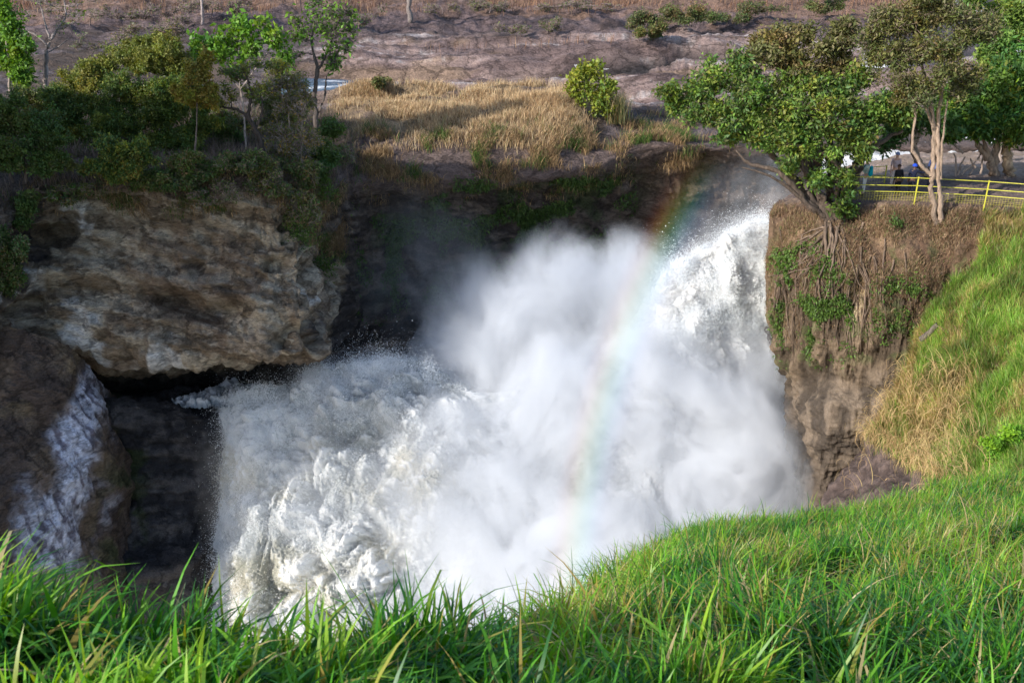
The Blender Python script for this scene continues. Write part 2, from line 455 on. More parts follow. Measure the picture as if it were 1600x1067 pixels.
P2 = P + normals(P) * (fbm(P * .25, 4) * .7 + st * .4 + fbm(P * 1.7, 4) * .14)[..., None]
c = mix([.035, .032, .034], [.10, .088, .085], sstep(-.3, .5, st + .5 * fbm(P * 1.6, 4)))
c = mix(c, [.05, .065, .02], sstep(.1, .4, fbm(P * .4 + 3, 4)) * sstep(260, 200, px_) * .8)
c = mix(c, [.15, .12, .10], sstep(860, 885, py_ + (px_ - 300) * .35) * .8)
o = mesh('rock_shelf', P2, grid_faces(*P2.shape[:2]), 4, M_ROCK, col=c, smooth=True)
tag(o, 'dark wet rock shelf left of the lower fall', 'rock', kind='structure')

# ---- headland with the viewpoint
HX = [1205, 1225, 1260, 1300, 1350, 1400, 1460, 1530, 1620, 1760]
def hrow(xs, ys, Ys):
    return np.stack([np.array(xs, float), np.interp(HX, [a for a, _ in ys], [b for _, b in ys]), np.interp(HX, [a for a, _ in Ys], [b for _, b in Ys])], -1)
rows = [
    hrow(np.array(HX) + 20, [(1205, 310), (1300, 262), (1400, 240), (1760, 232)], [(1205, 60), (1300, 66), (1400, 68), (1760, 72)]),
    hrow(np.array(HX) + 10, [(1205, 318), (1300, 283), (1400, 268), (1530, 262), (1760, 262)], [(1205, 55), (1300, 56), (1400, 57), (1530, 58.5), (1760, 60)]),
    hrow(HX, [(1205, 330), (1260, 318), (1300, 300), (1400, 298), (1530, 298), (1760, 300)], [(1205, 51.5), (1300, 50.5), (1400, 50), (1760, 50)]),
    hrow([1202, 1222, 1260, 1300, 1350, 1400, 1460, 1530, 1620, 1760], [(1205, 345), (1300, 328), (1350, 318), (1400, 310), (1450, 312), (1530, 322), (1620, 330), (1760, 335)], [(1205, 50), (1300, 48), (1400, 48), (1530, 47.2), (1760, 46.5)]),
    hrow([1200, 1220, 1260, 1300, 1350, 1400, 1460, 1530, 1620, 1760], [(1205, 385), (1300, 378), (1400, 365), (1530, 370), (1760, 380)], [(1205, 49.4), (1260, 47.4), (1300, 46.4), (1400, 45.8), (1530, 45.6), (1760, 45)]),
    hrow([1199, 1219, 1260, 1300, 1350, 1400, 1460, 1530, 1620, 1760], [(1205, 430), (1300, 430), (1400, 425), (1530, 430), (1760, 440)], [(1205, 49.2), (1260, 47), (1300, 45.9), (1400, 44.8), (1530, 44.8), (1760, 44)]),
    hrow([1207, 1226, 1262, 1300, 1350, 1400, 1460, 1530, 1620, 1760], [(1205, 520), (1760, 520)], [(1205, 48.6), (1260, 46.4), (1300, 45.4), (1400, 44.2), (1530, 44.2), (1760, 43)]),
    hrow([1238, 1250, 1275, 1305, 1350, 1400, 1460, 1530, 1620, 1760], [(1205, 600), (1760, 600)], [(1205, 48.4), (1260, 46.2), (1300, 45.4), (1350, 44.6), (1400, 44), (1760, 42)]),
    hrow([1238, 1250, 1275, 1305, 1350, 1400, 1460, 1530, 1620, 1760], [(1205, 650), (1760, 650)], [(1205, 48), (1260, 45.4), (1300, 44.6), (1350, 44.2), (1400, 43.8), (1760, 41)]),
    hrow([1244, 1256, 1280, 1308, 1345, 1385, 1440, 1530, 1620, 1760], [(1205, 715), (1300, 712), (1760, 700)], [(1205, 47.6), (1260, 45.2), (1300, 44.8), (1350, 45), (1400, 44), (1760, 41)]),
    hrow([1257, 1266, 1284, 1308, 1345, 1385, 1440, 1530, 1620, 1760], [(1205, 790), (1760, 780)], [(1205, 47.4), (1260, 45.6), (1300, 46), (1350, 46.4), (1400, 45), (1760, 41)]),
    hrow([1262, 1270, 1286, 1308, 1345, 1385, 1440, 1530, 1620, 1760], [(1205, 1000), (1760, 1000)], [(1205, 47), (1260, 45.6), (1300, 46), (1400, 45), (1760, 41)]),
]
rows = np.array(rows)
back = rows[:, :1].copy(); back[..., 0] += 30; back[..., 2] += 9
rows = np.concatenate([back, rows], 1)
P, A = sheet(rows, 520, 620); px_, py_ = A[..., 0], A[..., 1]
f1 = fbm(P * .5, 5); f2 = fbm(P * np.array([1.1, 1.1, .35]), 5); f3 = fbm(P * 1.7 + 5, 4)
front = sstep(300, 335, py_)
cliff = sstep(400, 450, py_ + 30 * f1)
low = sstep(560, 620, py_ + 20 * f1)
P2 = P + normals(P) * ((fbm(P * .3, 4) * .55 + f1 * .25) * front * sstep(1204, 1222, px_) + f2 * (.5 - .28 * low) * cliff + fbm(P * np.array([.4, .4, .8]) + 3, 4) * .35 * low)[..., None]
P2[..., 2] += .12 * f3 * (1 - cliff)
c = mix([.15, .098, .064], [.25, .17, .108], sstep(-.3, .4, f1 + .3 * f3))
c = mix(c, [.12, .07, .045], sstep(.1, .5, f2) * .7)
c = mix(mix([.12, .09, .085], [.17, .125, .105], sstep(-.3, .3, f1)), c, front)
c = mix(c, mix([.27, .20, .15], [.33, .25, .21], sstep(-.3, .4, f1)), sstep(285, 262, py_))
c = mix(c, mix([.08, .06, .042], [.19, .14, .095], sstep(-.3, .35, f2)), cliff)
yel = np.exp(-((px_ - 1338 - 5 * f1 * 4) / 9.) ** 2) * sstep(410, 425, py_) * sstep(525, 490, py_)
c = mix(c, [.52, .42, .27], np.clip(yel * 1.5, 0, 1) * sstep(-.25, .15, f3 + .2))
lc = mix([.075, .060, .048], [.185, .145, .11], sstep(-.3, .35, f2 + .3 * f3))
lc = mix(lc, [.115, .09, .07], sstep(690, 760, py_ + 20 * f1) * .8)
c = mix(c, lc, low)
c = mix(c, [.06, .10, .025], sstep(.1, .4, fbm(P * .7 + 31, 4)) * sstep(340, 400, py_) * sstep(600, 540, py_) * .45)
head = Surf(P2)
o = mesh('headland', P2, grid_faces(*P2.shape[:2]), 4, M_SOIL, col=c, smooth=True)
tag(o, 'brown earth and rock headland with the viewpoint on top, right of the falls', 'headland', kind='structure')

# ---- darker buttress just behind the headland, half lost in mist
rows = [[(1215, 500, 60), (1203, 510, 56), (1230, 510, 53), (1300, 510, 52)],
        [(1215, 560, 60), (1199, 570, 56), (1230, 570, 53), (1300, 570, 52)],
        [(1225, 620, 59), (1206, 625, 55), (1240, 630, 53), (1300, 630, 52)],
        [(1235, 680, 58), (1216, 685, 55), (1245, 690, 53), (1300, 690, 52)],
        [(1250, 760, 58), (1234, 765, 55), (1260, 770, 53), (1300, 770, 52)],
        [(1250, 950, 58), (1238, 950, 55), (1260, 950, 53), (1300, 950, 52)]]
P, A = sheet(rows, 90, 160)
P2 = P + normals(P) * (fbm(P * .4, 4) * .6 + fbm(P * 1.4, 4) * .25)[..., None]
o = mesh('rock_buttress', P2, grid_faces(*P2.shape[:2]), 4, M_ROCK, col=np.zeros(P2.shape) + [.10, .085, .08], smooth=True)
tag(o, 'dark rock buttress in the mist behind the headland', 'rock', kind='structure')

# ---- grassy slope on the right
rows = [[(1546, 335, 46.6), (1580, 332, 46.6), (1640, 330, 46.6), (1760, 330, 46.6), (1980, 330, 46)],
        [(1536, 400, 44.2), (1575, 395, 43.6), (1640, 390, 43), (1760, 390, 42.4), (1980, 390, 41)],
        [(1452, 500, 43), (1510, 480, 41), (1600, 470, 39), (1760, 460, 37.5), (1980, 460, 36)],
        [(1425, 560, 42.4), (1490, 550, 39.5), (1590, 545, 36), (1760, 540, 33), (1980, 540, 31)],
        [(1385, 650, 41.6), (1460, 645, 38), (1580, 640, 32.5), (1760, 630, 28.5), (1980, 630, 27)],
        [(1340, 720, 41.4), (1420, 715, 37.5), (1560, 710, 29.5), (1760, 700, 25.5), (1980, 700, 24)],
        [(1284, 790, 41.5), (1370, 785, 36), (1540, 775, 26.5), (1760, 765, 22.5), (1980, 760, 21)],
        [(1262, 840, 41), (1340, 850, 34), (1530, 860, 24), (1760, 850, 20), (1980, 840, 19)],
        [(1240, 980, 38), (1320, 980, 32), (1520, 980, 24), (1760, 980, 20), (1980, 980, 19)]]
rows = np.array(rows, float)
back = rows[:, :1].copy(); back[..., 2] += 4; back[..., 0] += 6
rows = np.concatenate([back, rows], 1)
P, A = sheet(rows, 420, 420); px_, py_ = A[..., 0], A[..., 1]
f1 = fbm(P * .4, 5); f2 = fbm(P * 1.3, 4)
slab = sstep(0, 40, (py_ - 690) + (1400 - px_) * .55 + 12 * f1) * sstep(1500, 1440, px_ + 40 * f1)
P2 = P + normals(P) * (fbm(P * .3, 4) * .5 + f2 * .15)[..., None]
c = mix([.10, .085, .035], [.20, .15, .07], sstep(-.3, .4, f1))
c = mix(c, mix([.075, .055, .05], [.135, .10, .09], sstep(-.3, .4, f2)), slab)
slope = Surf(P2); slope.f = f1; slope.slab = slab
o = mesh('grass_slope_ground', P2, grid_faces(*P2.shape[:2]), 4, M_SOIL, col=c, smooth=True)
tag(o, 'soil of the steep grassy slope at the right', 'slope', kind='structure')

# ---- foreground bank under the camera
rows = [[(-700, 2200, .8), (0, 2200, .8), (500, 2200, .8), (800, 2200, .8), (950, 2200, .9), (1100, 2200, 1.), (1300, 2200, 1.), (1650, 2200, 1.), (2300, 2200, 1.)],
        [(-700, 1600, 1.5), (0, 1600, 1.5), (500, 1590, 1.5), (800, 1500, 1.8), (950, 1430, 2.2), (1100, 1370, 2.6), (1300, 1320, 2.9), (1650, 1300, 3.0), (2300, 1300, 3.)],
        [(-700, 1290, 2.05), (0, 1300, 2.05), (500, 1310, 2.05), (800, 1210, 2.5), (950, 1140, 3.0), (1100, 1085, 3.6), (1300, 1055, 4.1), (1650, 1050, 4.4), (2300, 1040, 4.5)],
        [(-700, 1110, 2.45), (0, 1115, 2.45), (500, 1145, 2.45), (800, 1100, 3.4), (950, 1000, 5.5), (1100, 925, 7.2), (1300, 905, 8.2), (1650, 890, 8.8), (2300, 880, 9)],
        [(-700, 1045, 2.8), (0, 1050, 2.8), (500, 1102, 2.75), (800, 1062, 4.4), (950, 935, 8.4), (1100, 850, 12.5), (1300, 828, 16), (1650, 800, 16.5), (2300, 790, 16)],
        [(-700, 1050, 3.05), (0, 1055, 3.05), (500, 1110, 3.), (800, 1064, 4.9), (950, 926, 9.4), (1100, 840, 14), (1300, 815, 18.5), (1650, 745, 24), (2300, 730, 23)],
        [(-700, 1130, 3.3), (0, 1140, 3.3), (500, 1185, 3.2), (800, 1110, 5.4), (950, 950, 10.3), (1100, 865, 15.4), (1300, 842, 20.5), (1650, 760, 26), (2300, 745, 25)],
        [(-700, 1700, 3.4), (0, 1700, 3.4), (500, 1700, 3.4), (800, 1400, 6), (950, 1250, 11), (1100, 1150, 16), (1300, 1050, 21.5), (1650, 950, 27), (2300, 940, 26)]]
P, A = sheet(rows, 320, 320)
f1 = fbm(P * 1.2, 4)
P2 = P.copy(); P2[..., 2] += fbm(P * .5, 3) * .10
c = mix([.05, .045, .02], [.10, .085, .035], sstep(-.3, .4, f1))
fore = Surf(P2)
o = mesh('foreground_bank', P2, grid_faces(*P2.shape[:2]), 4, M_SOIL, col=c, smooth=True)
tag(o, 'grassy bank in the foreground', 'bank', kind='structure')

# ---- added blocker left of the frame, outline shaped to throw the gorge into shade
ol = np.array([(25.6, -46), (25.4, -20), (25.3, -12), (25.1, -8.5), (23.6, -6), (23.0, -4), (23.4, -1.8), (25.5, -.5), (27, 2.), (28.2, 6), (28.8, 16), (29.4, 17.6), (32, 12.3), (37, 7.6), (41, 3.2), (45, 0), (52, -4.5), (58, -7.5), (60, -20), (61, -46)])
ol = np.concatenate([np.linspace(p, q, 9)[:-1] for p, q in zip(ol[:-1], ol[1:])] + [ol[-1:]])
sl = []
for x, k in [(-37.6, .80), (-38.2, .93), (-39, .985), (-40, 1.), (-41, .985), (-43, .93), (-48, .85), (-58, .7), (-70, .4)]:
    cz = np.array([42., -46.]); sl.append(np.column_stack([np.full(len(ol), x), cz + (ol - cz) * k]))
Pb = np.array(sl); Pb = hermite(Pb, 60)
Pb[..., 1:] += np.stack([fbm(Pb * .5, 4), fbm(Pb * .5 + 9, 4)], -1) * .5
o = mesh('shade_blocker', Pb, grid_faces(*Pb.shape[:2]), 4, M_ROCK, col=np.zeros(Pb.shape) + [.12, .10, .06], smooth=True)
tag(o, 'unseen rocky blocker added on the near left bank to shade the gorge', 'shade blocker', kind='structure')

# ---- gorge floor water
g = np.stack(np.meshgrid(np.linspace(-60, 40, 120), np.linspace(12, 80, 90)), -1)
Pf = np.concatenate([g, np.full(g.shape[:2] + (1,), -43.)], -1); Pf[..., 2] += billow(Pf * .3, 4) * .8
o = mesh('water', Pf, grid_faces(*Pf.shape[:2]), 4, M_FOAM, col=np.zeros(Pf.shape) + .75, smooth=True)
tag(o, 'churning white water on the gorge floor', 'water', kind='structure')

# ---- rivers above the gorge
def flat_sheet(name, pts, z, label, m, ripple=.06, nu=80, nv=60, cols=None):
    P, A = sheet(np.array(pts, float), nu, nv)
    P[..., 2] = np.interp(P[..., 1], *z) if isinstance(z, tuple) else z
    P[..., 2] += fbm(P * np.array([.3, .9, 0]), 4) * ripple
    o = mesh(name, P, grid_faces(nv, nu), 4, m, col=np.zeros(P.shape) + .8, smooth=True)
    return tag(o, label, 'river', kind='structure')

flat_sheet('river', [[(425, 104, 92), (480, 104, 92), (560, 106, 91), (640, 112, 90)],
                     [(425, 126, 87), (480, 126, 87), (560, 126, 87), (640, 126, 87)],
                     [(425, 146, 82.5), (480, 146, 82.5), (560, 142, 84), (640, 140, 85)]], -16.55,
           'small stretch of blue river between rock banks left of the straw mound', M_RIVER)
# white rapids behind the headland
P, A = sheet(np.array([[(1440, 10, 112), (1470, -30, 140), (1550, -60, 150), (2000, -60, 150)],
                       [(1350, 85, 98), (1400, 60, 104), (1550, 40, 108), (2000, 30, 110)],
                       [(1335, 150, 84), (1360, 150, 84), (1550, 150, 84), (2000, 150, 84)],
                       [(1290, 215, 74), (1340, 212, 74), (1480, 215, 74), (2000, 218, 75)],
                       [(1285, 250, 68), (1310, 246, 68.5), (1400, 243, 69), (2000, 250, 70)],
                       [(1285, 300, 63), (1310, 300, 63), (1400, 290, 65), (2000, 290, 66)],
                       [(1285, 335, 60), (1310, 335, 60), (1400, 330, 62), (2000, 330, 62)]], float), 260, 300)
P[..., 2] += billow(P * np.array([.5, .5, .5]), 4) * .3
rapid = Surf(P)
g2 = lambda x, y, rx, ry: np.exp(-((A[..., 0] - x) / rx) ** 2 - ((A[..., 1] - y) / ry) ** 2)
wm = g2(1372, 100, 45, 22) + g2(1510, 12, 30, 10) + g2(1590, 68, 22, 26) + 1.6 * sstep(196, 215, A[..., 1])
c = mix([.12, .11, .12], [.84, .85, .86], sstep(.25, .75, wm + .5 * fbm(P * np.array([.5, .9, .2]), 4)))
o = mesh('river_rapids', P, grid_faces(*P.shape[:2]), 4, M_FOAM, col=c, smooth=True)
tag(o, 'white rapids of the river behind the headland trees', 'river', kind='structure')
# small cascade in the rock crevice
cp = [(900, 104), (908, 105), (918, 105.5), (928, 105.5), (938, 105), (946, 104)]
P = np.array([[far.at(x, y + dy) + np.array([0, 0, .06 if 0 < j < 2 else .03]) for x, y in cp] for j, dy in enumerate((-1., .3, 1.6))])
P = hermite(hermite(P, 9).swapaxes(0, 1), 50).swapaxes(0, 1); P[..., 2] += .04 * billow(P * 2., 3)
o = mesh('stream', P, grid_faces(9, 50), 4, M_FOAM, col=np.zeros(P.shape) + .8, smooth=True)
tag(o, 'small white trickle in the rock crevice', 'stream', kind='structure')

# ================================================================== THE FALLS
TX = [318, 335, 352, 400, 450, 500, 560, 640, 700, 760, 850, 950, 1010, 1050, 1100, 1150, 1200, 1260, 1330]
top = np.interp(TX, [318, 335, 352, 400, 450, 500, 560, 640, 700, 760, 850, 950, 1010, 1050, 1100, 1150, 1200, 1260, 1330], [644, 641, 634, 612, 618, 592, 580, 574, 596, 620, 590, 545, 482, 432, 396, 366, 350, 340, 335])
TY = np.interp(TX, [318, 400, 640, 760, 950, 1050, 1200, 1330], [49.5, 49.5, 51, 51, 54, 56, 58, 58.5])
lx = np.array([6, 3, 0] + [0] * 16)
def frow(t):
    py = top + (1080 - top) * t
    Y = np.where(t <= 0, TY, TY - (TY - np.interp(TX, [318, 1000, 1120, 1200, 1250], [39.5, 40, 45, 50.5, 52])) * (1 - (1 - t) ** 1.7))
    xs = np.array(TX, float)
    lft = np.interp(py, [630, 700, 800, 900, 1000], [0, 5, 12, 4, -4])
    xs = xs + lft * np.interp(xs, [318, 352, 420], [1, 1, 0])
    edge = np.interp(TX, [318, 335, 352, 380], [5, 2.4, .7, 0])
    return np.stack([xs, py, Y + edge], -1)
rows = [np.stack([np.array(TX, float), top + 14, TY + 7], -1), np.stack([np.array(TX, float), top + 2, TY + 2.5], -1)] + [frow(t) for t in (0, .04, .1, .2, .32, .45, .6, .75, .9, 1.0)]
P, A = sheet(np.array(rows), 1000, 760)
n0 = normals(P); pxf, pyf = A[..., 0], A[..., 1]
flow = P * np.array([.42, .42, .32]) + fbm(P * .2, 2)[..., None] * .6
b1 = billow(flow, 2); b2 = billow(P * 1.2 + 20 + .25 * b1[..., None], 2); b3 = billow(P * 3.4 + 7, 3); b4 = fbm(P * 10., 2)
b0 = billow(P * .2 + 3, 2)
amp = np.interp(pxf, [318, 350, 420], [.25, .4, 1.]) * np.interp(pxf, [640, 760, 960, 1030], [1, .45, .45, .62]) * np.interp(pyf - np.interp(pxf, TX, top), [-5, 10, 60], [.55, .7, 1])
d = amp * (b0 * .75 + b1 * .72 + b2 * .20 + b3 * .06 + b4 * .05)
nd = n0 + np.array([0, -.2, .25]); nd /= np.linalg.norm(nd, axis=-1, keepdims=True)
P2 = P + nd * d[..., None]
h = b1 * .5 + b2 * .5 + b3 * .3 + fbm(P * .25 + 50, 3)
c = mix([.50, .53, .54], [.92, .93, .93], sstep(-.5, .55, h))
khaki = sstep(-.2, .3, fbm(P * .28 + 61, 4)) * sstep(800, 650, pxf) * sstep(640, 720, pyf)  # muddy tint masked to the sunlit valleys, light put into the colour
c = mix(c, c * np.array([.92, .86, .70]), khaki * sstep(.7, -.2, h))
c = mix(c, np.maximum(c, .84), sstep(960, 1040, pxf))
falls = Surf(P2)
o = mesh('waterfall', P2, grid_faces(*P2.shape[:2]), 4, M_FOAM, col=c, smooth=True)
tag(o, 'white thundering waterfall bursting through the gorge', 'waterfall', kind='structure')

# lip of water sliding over the dark shelf to the left
rows = [[(268, 628, 50.5), (300, 618, 52), (345, 606, 53), (400, 603, 53.5), (470, 610, 53.5)],
        [(274, 631, 49.6), (305, 627, 50.3), (345, 620, 50.8), (400, 616, 51), (470, 620, 51)],
        [(280, 635, 49.1), (310, 636, 49.1), (350, 634, 49.0), (400, 640, 49.2), (470, 650, 49.4)]]
P, A = sheet(np.array(rows, float), 160, 60)
P2 = P.copy(); P2[..., 2] += (billow(P * 1.4, 4) * .22 + .12 + fbm(P * .6, 3) * .3)
o = mesh('water_lip', P2, grid_faces(*P2.shape[:2]), 4, M_FOAM, col=mix([.35, .40, .45], [.85, .86, .88], sstep(-.4, .4, billow(P * 1.4, 4))), smooth=True)
tag(o, 'thin sheet of water running along the shelf to the lower fall', 'water', kind='structure')

# spray: myriad droplets thrown off the foam
def drops(P, size, col, m, name):
    n = len(P)
    ax = RNG.normal(size=(n, 3, 3)); ax /= np.linalg.norm(ax, axis=-1, keepdims=True)
    V = P[:, None] + ax * size[:, None, None]
    return mesh(name, V.reshape(-1, 3), np.arange(n * 3).reshape(-1, 3), 3, m, col=np.repeat(col, 3, 0))

def sd(s):
    vis = np.interp(s.px, [330, 350, 640, 760, 960, 1010, 1200, 1230], [1.8, 1.8, 1.2, .15, .15, 1., .8, 0])
    right = sstep(1000, 1040, s.px) * sstep(560, 480, s.py) * 1.6
    edge = right + np.maximum(np.exp(-np.maximum(s.py - np.interp(s.px, TX, top), 0) / 60.), .7 * np.exp(-np.maximum(s.px - 345, 0) / 30.))
    return vis * (.5 + 3 * edge) * np.clip(.5 + 1.2 * fbm(s.P * .6, 3), .05, 3)
p, n, qx, qy = falls.scatter(1000000, sd)
r = RNG.exponential(.15, len(p)) + .01
g = fbm(p * 1.1, 3); g2 = billow(p * 2.2 + 5, 2)
r = np.minimum(r, .55) * (1 + 2.0 * np.clip(g, 0, 1) + 1.2 * np.clip(g2, 0, 1.5)) * np.interp(qx, [330, 350, 420], [.6, .8, 1])
nn = n + RNG.normal(size=n.shape) * .45 + np.array([0, -.15, .4])
hv = fbm(p * .9 + 20, 3) * .5 + g2 * .4
p = p + nn * r[:, None]
dn = n + RNG.normal(size=n.shape) * .55 + SUN * .4; dn /= np.linalg.norm(dn, axis=1, keepdims=True)
ta = np.cross(dn, RNG.normal(size=n.shape)); ta /= np.linalg.norm(ta, axis=1, keepdims=True); tb = np.cross(dn, ta)
sz = (RNG.uniform(.010, .030, len(p)) * np.where(RNG.random(len(p)) < .05, 1.7, 1))[:, None]
V = np.stack([p + ta * sz, p + (-.5 * ta + .87 * tb) * sz, p + (-.5 * ta - .87 * tb) * sz], 1)
kh = (sstep(-.25, .3, fbm(p * .28 + 61, 3)) * sstep(800, 650, qx) * sstep(640, 720, qy) * sstep(.5, -.3, hv))  # same sunlit-valley tint painted into the droplet colour
dc = mix(mix([.70, .73, .76], [.93, .94, .94], sstep(-.4, .4, hv)), [.66, .60, .46], kh * .75)
o = mesh('spray', V.reshape(-1, 3), np.arange(len(p) * 3).reshape(-1, 3), 3, M_SPRAY, col=np.repeat(dc, 3, 0))
tag(o, 'droplets of spray flung off the falling water', 'spray', kind='stuff')

# ================================================================== MIST
MIST_D = .62
MIST = [  # px, py, Y, rx(px), ry(px), rY(m), strength
    (800, 570, 54.5, 150, 150, 7, .7), (755, 500, 57, 100, 115, 6, .42), (880, 455, 57, 120, 115, 6, .6), (985, 455, 57.5, 90, 110, 6, .65),
    (1030, 580, 54.5, 160, 130, 7, 1.3), (1150, 630, 54, 120, 150, 5, 1.6), (930, 650, 49.5, 220, 150, 7, 1.8), (1100, 720, 48.5, 180, 160, 6, 2.2),
    (810, 830, 44.5, 220, 150, 6, 1.7), (960, 900, 42.5, 290, 170, 6, 2.2), (1120, 850, 46, 180, 140, 5, 2.2), (730, 700, 48, 120, 120, 5, .55),
    (730, 990, 41, 190, 110, 5, 1.4), (1180, 330, 66, 95, 110, 5, .13), (1110, 400, 63, 105, 95, 5, .15), (670, 440, 60, 150, 180, 3, .06), (1215, 680, 53, 70, 170, 4, 1.2),
    (705, 600, 53.5, 120, 75, 4, .30), (470, 780, 42.5, 170, 240, 4, .07), (560, 620, 49, 170, 80, 4, .05), (650, 770, 44, 100, 160, 5, .2),
]
ells = []
for px_, py_, Y, rx, ry, rY, st in MIST:
    c0 = W(px_, py_, Y); dd = proj(c0)[2]
    ells.append((c0, np.array([rx * dd / F, rY, ry * dd / F * 1.04]), st))
import bmesh
bm = bmesh.new()
for c0, r, st in ells:
    ret = bmesh.ops.create_icosphere(bm, subdivisions=3, radius=1)
    for v in ret['verts']:
        v.co = Vector((v.co.x * r[0] + c0[0], v.co.y * r[1] + c0[1], v.co.z * r[2] + c0[2]))
me = bpy.data.meshes.new('mist'); bm.to_mesh(me); bm.free()
tmp = bpy.data.objects.new('mist_source', me); COL.objects.link(tmp)
rm = tmp.modifiers.new('remesh', 'REMESH'); rm.mode = 'VOXEL'; rm.voxel_size = .7
dg = bpy.context.evaluated_depsgraph_get()
me2 = bpy.data.meshes.new_from_object(tmp.evaluated_get(dg))
bpy.data.objects.remove(tmp)


def mist_mat():
    def b(nt, out):
        g = N(nt, 'ShaderNodeNewGeometry')
        nz = N(nt, 'ShaderNodeTexNoise', Scale=.23, Detail=8, Roughness=.68, Distortion=.8)
        mp = N(nt, 'ShaderNodeMapping'); mp.inputs['Scale'].default_value = (1, 1, .8)
        nt.links.new(g.outputs['Position'], mp.inputs[0]); nt.links.new(mp.outputs[0], nz.inputs['Vector'])
        # bend the ellipsoids' edges with the noise
        pos = N(nt, 'ShaderNodeVectorMath', operation='MULTIPLY_ADD'); pos.inputs[1].default_value = (7, 7, 7)
        sub = N(nt, 'ShaderNodeVectorMath', operation='SUBTRACT'); sub.inputs[1].default_value = (.5, .5, .5)
        nt.links.new(nz.outputs['Color'], sub.inputs[0]); nt.links.new(sub.outputs[0], pos.inputs[0]); nt.links.new(g.outputs['Position'], pos.inputs[2])
        tot = None
        for c0, r, st in ells:
            s1 = N(nt, 'ShaderNodeVectorMath', operation='SUBTRACT'); s1.inputs[1].default_value = c0
            s2 = N(nt, 'ShaderNodeVectorMath', operation='MULTIPLY'); s2.inputs[1].default_value = 1 / r
            s3 = N(nt, 'ShaderNodeVectorMath', operation='DOT_PRODUCT')
            nt.links.new(pos.outputs[0], s1.inputs[0]); nt.links.new(s1.outputs[0], s2.inputs[0])
            nt.links.new(s2.outputs[0], s3.inputs[0]); nt.links.new(s2.outputs[0], s3.inputs[1])
            m1 = N(nt, 'ShaderNodeMath', operation='SUBTRACT', use_clamp=True); m1.inputs[0].default_value = 1
            nt.links.new(s3.outputs['Value'], m1.inputs[1])
            m0 = N(nt, 'ShaderNodeMath', operation='MULTIPLY'); nt.links.new(m1.outputs[0], m0.inputs[0]); nt.links.new(m1.outputs[0], m0.inputs[1])
            m2 = N(nt, 'ShaderNodeMath', operation='MULTIPLY_ADD'); m2.inputs[1].default_value = st * 1.4; m2.inputs[2].default_value = 0
            nt.links.new(m0.outputs[0], m2.inputs[0])
            if tot is not None: nt.links.new(tot.outputs[0], m2.inputs[2])
            tot = m2
        nm = N(nt, 'ShaderNodeMapRange'); nm.inputs[1].default_value = .41; nm.inputs[2].default_value = .60
        nm.inputs[3].default_value = .04; nm.inputs[4].default_value = 2.1
        nt.links.new(nz.outputs[0], nm.inputs[0])
        nz2 = N(nt, 'ShaderNodeTexNoise', Scale=.62, Detail=5, Roughness=.62, Distortion=.5)
        mp2 = N(nt, 'ShaderNodeMapping'); mp2.inputs['Scale'].default_value = (1.2, 1.2, .55); mp2.inputs['Rotation'].default_value = (0, .5, 0)
        nt.links.new(pos.outputs[0], mp2.inputs[0]); nt.links.new(mp2.outputs[0], nz2.inputs['Vector'])
        av = N(nt, 'ShaderNodeMix', data_type='FLOAT'); av.inputs[0].default_value = .42
        nt.links.new(nz.outputs[0], av.inputs[2]); nt.links.new(nz2.outputs[0], av.inputs[3]); nt.links.new(av.outputs[0], nm.inputs[0])
        mu = N(nt, 'ShaderNodeMath', operation='MULTIPLY'); nt.links.new(tot.outputs[0], mu.inputs[0]); nt.links.new(nm.outputs[0], mu.inputs[1])
        mu2 = N(nt, 'ShaderNodeMath', operation='MULTIPLY'); mu2.inputs[1].default_value = MIST_D; nt.links.new(mu.outputs[0], mu2.inputs[0])
        v = N(nt, 'ShaderNodeVolumePrincipled', Anisotropy=.0); v.inputs['Color'].default_value = (.875, .905, .955, 1)
        nt.links.new(mu2.outputs[0], v.inputs['Density']); nt.links.new(v.outputs[0], out.inputs['Volume'])
    m = mat('mist', b)
    return m


mist = link('mist', me2, mist_mat())
tag(mist, 'cloud of white mist rising from the falls', 'mist', kind='stuff')

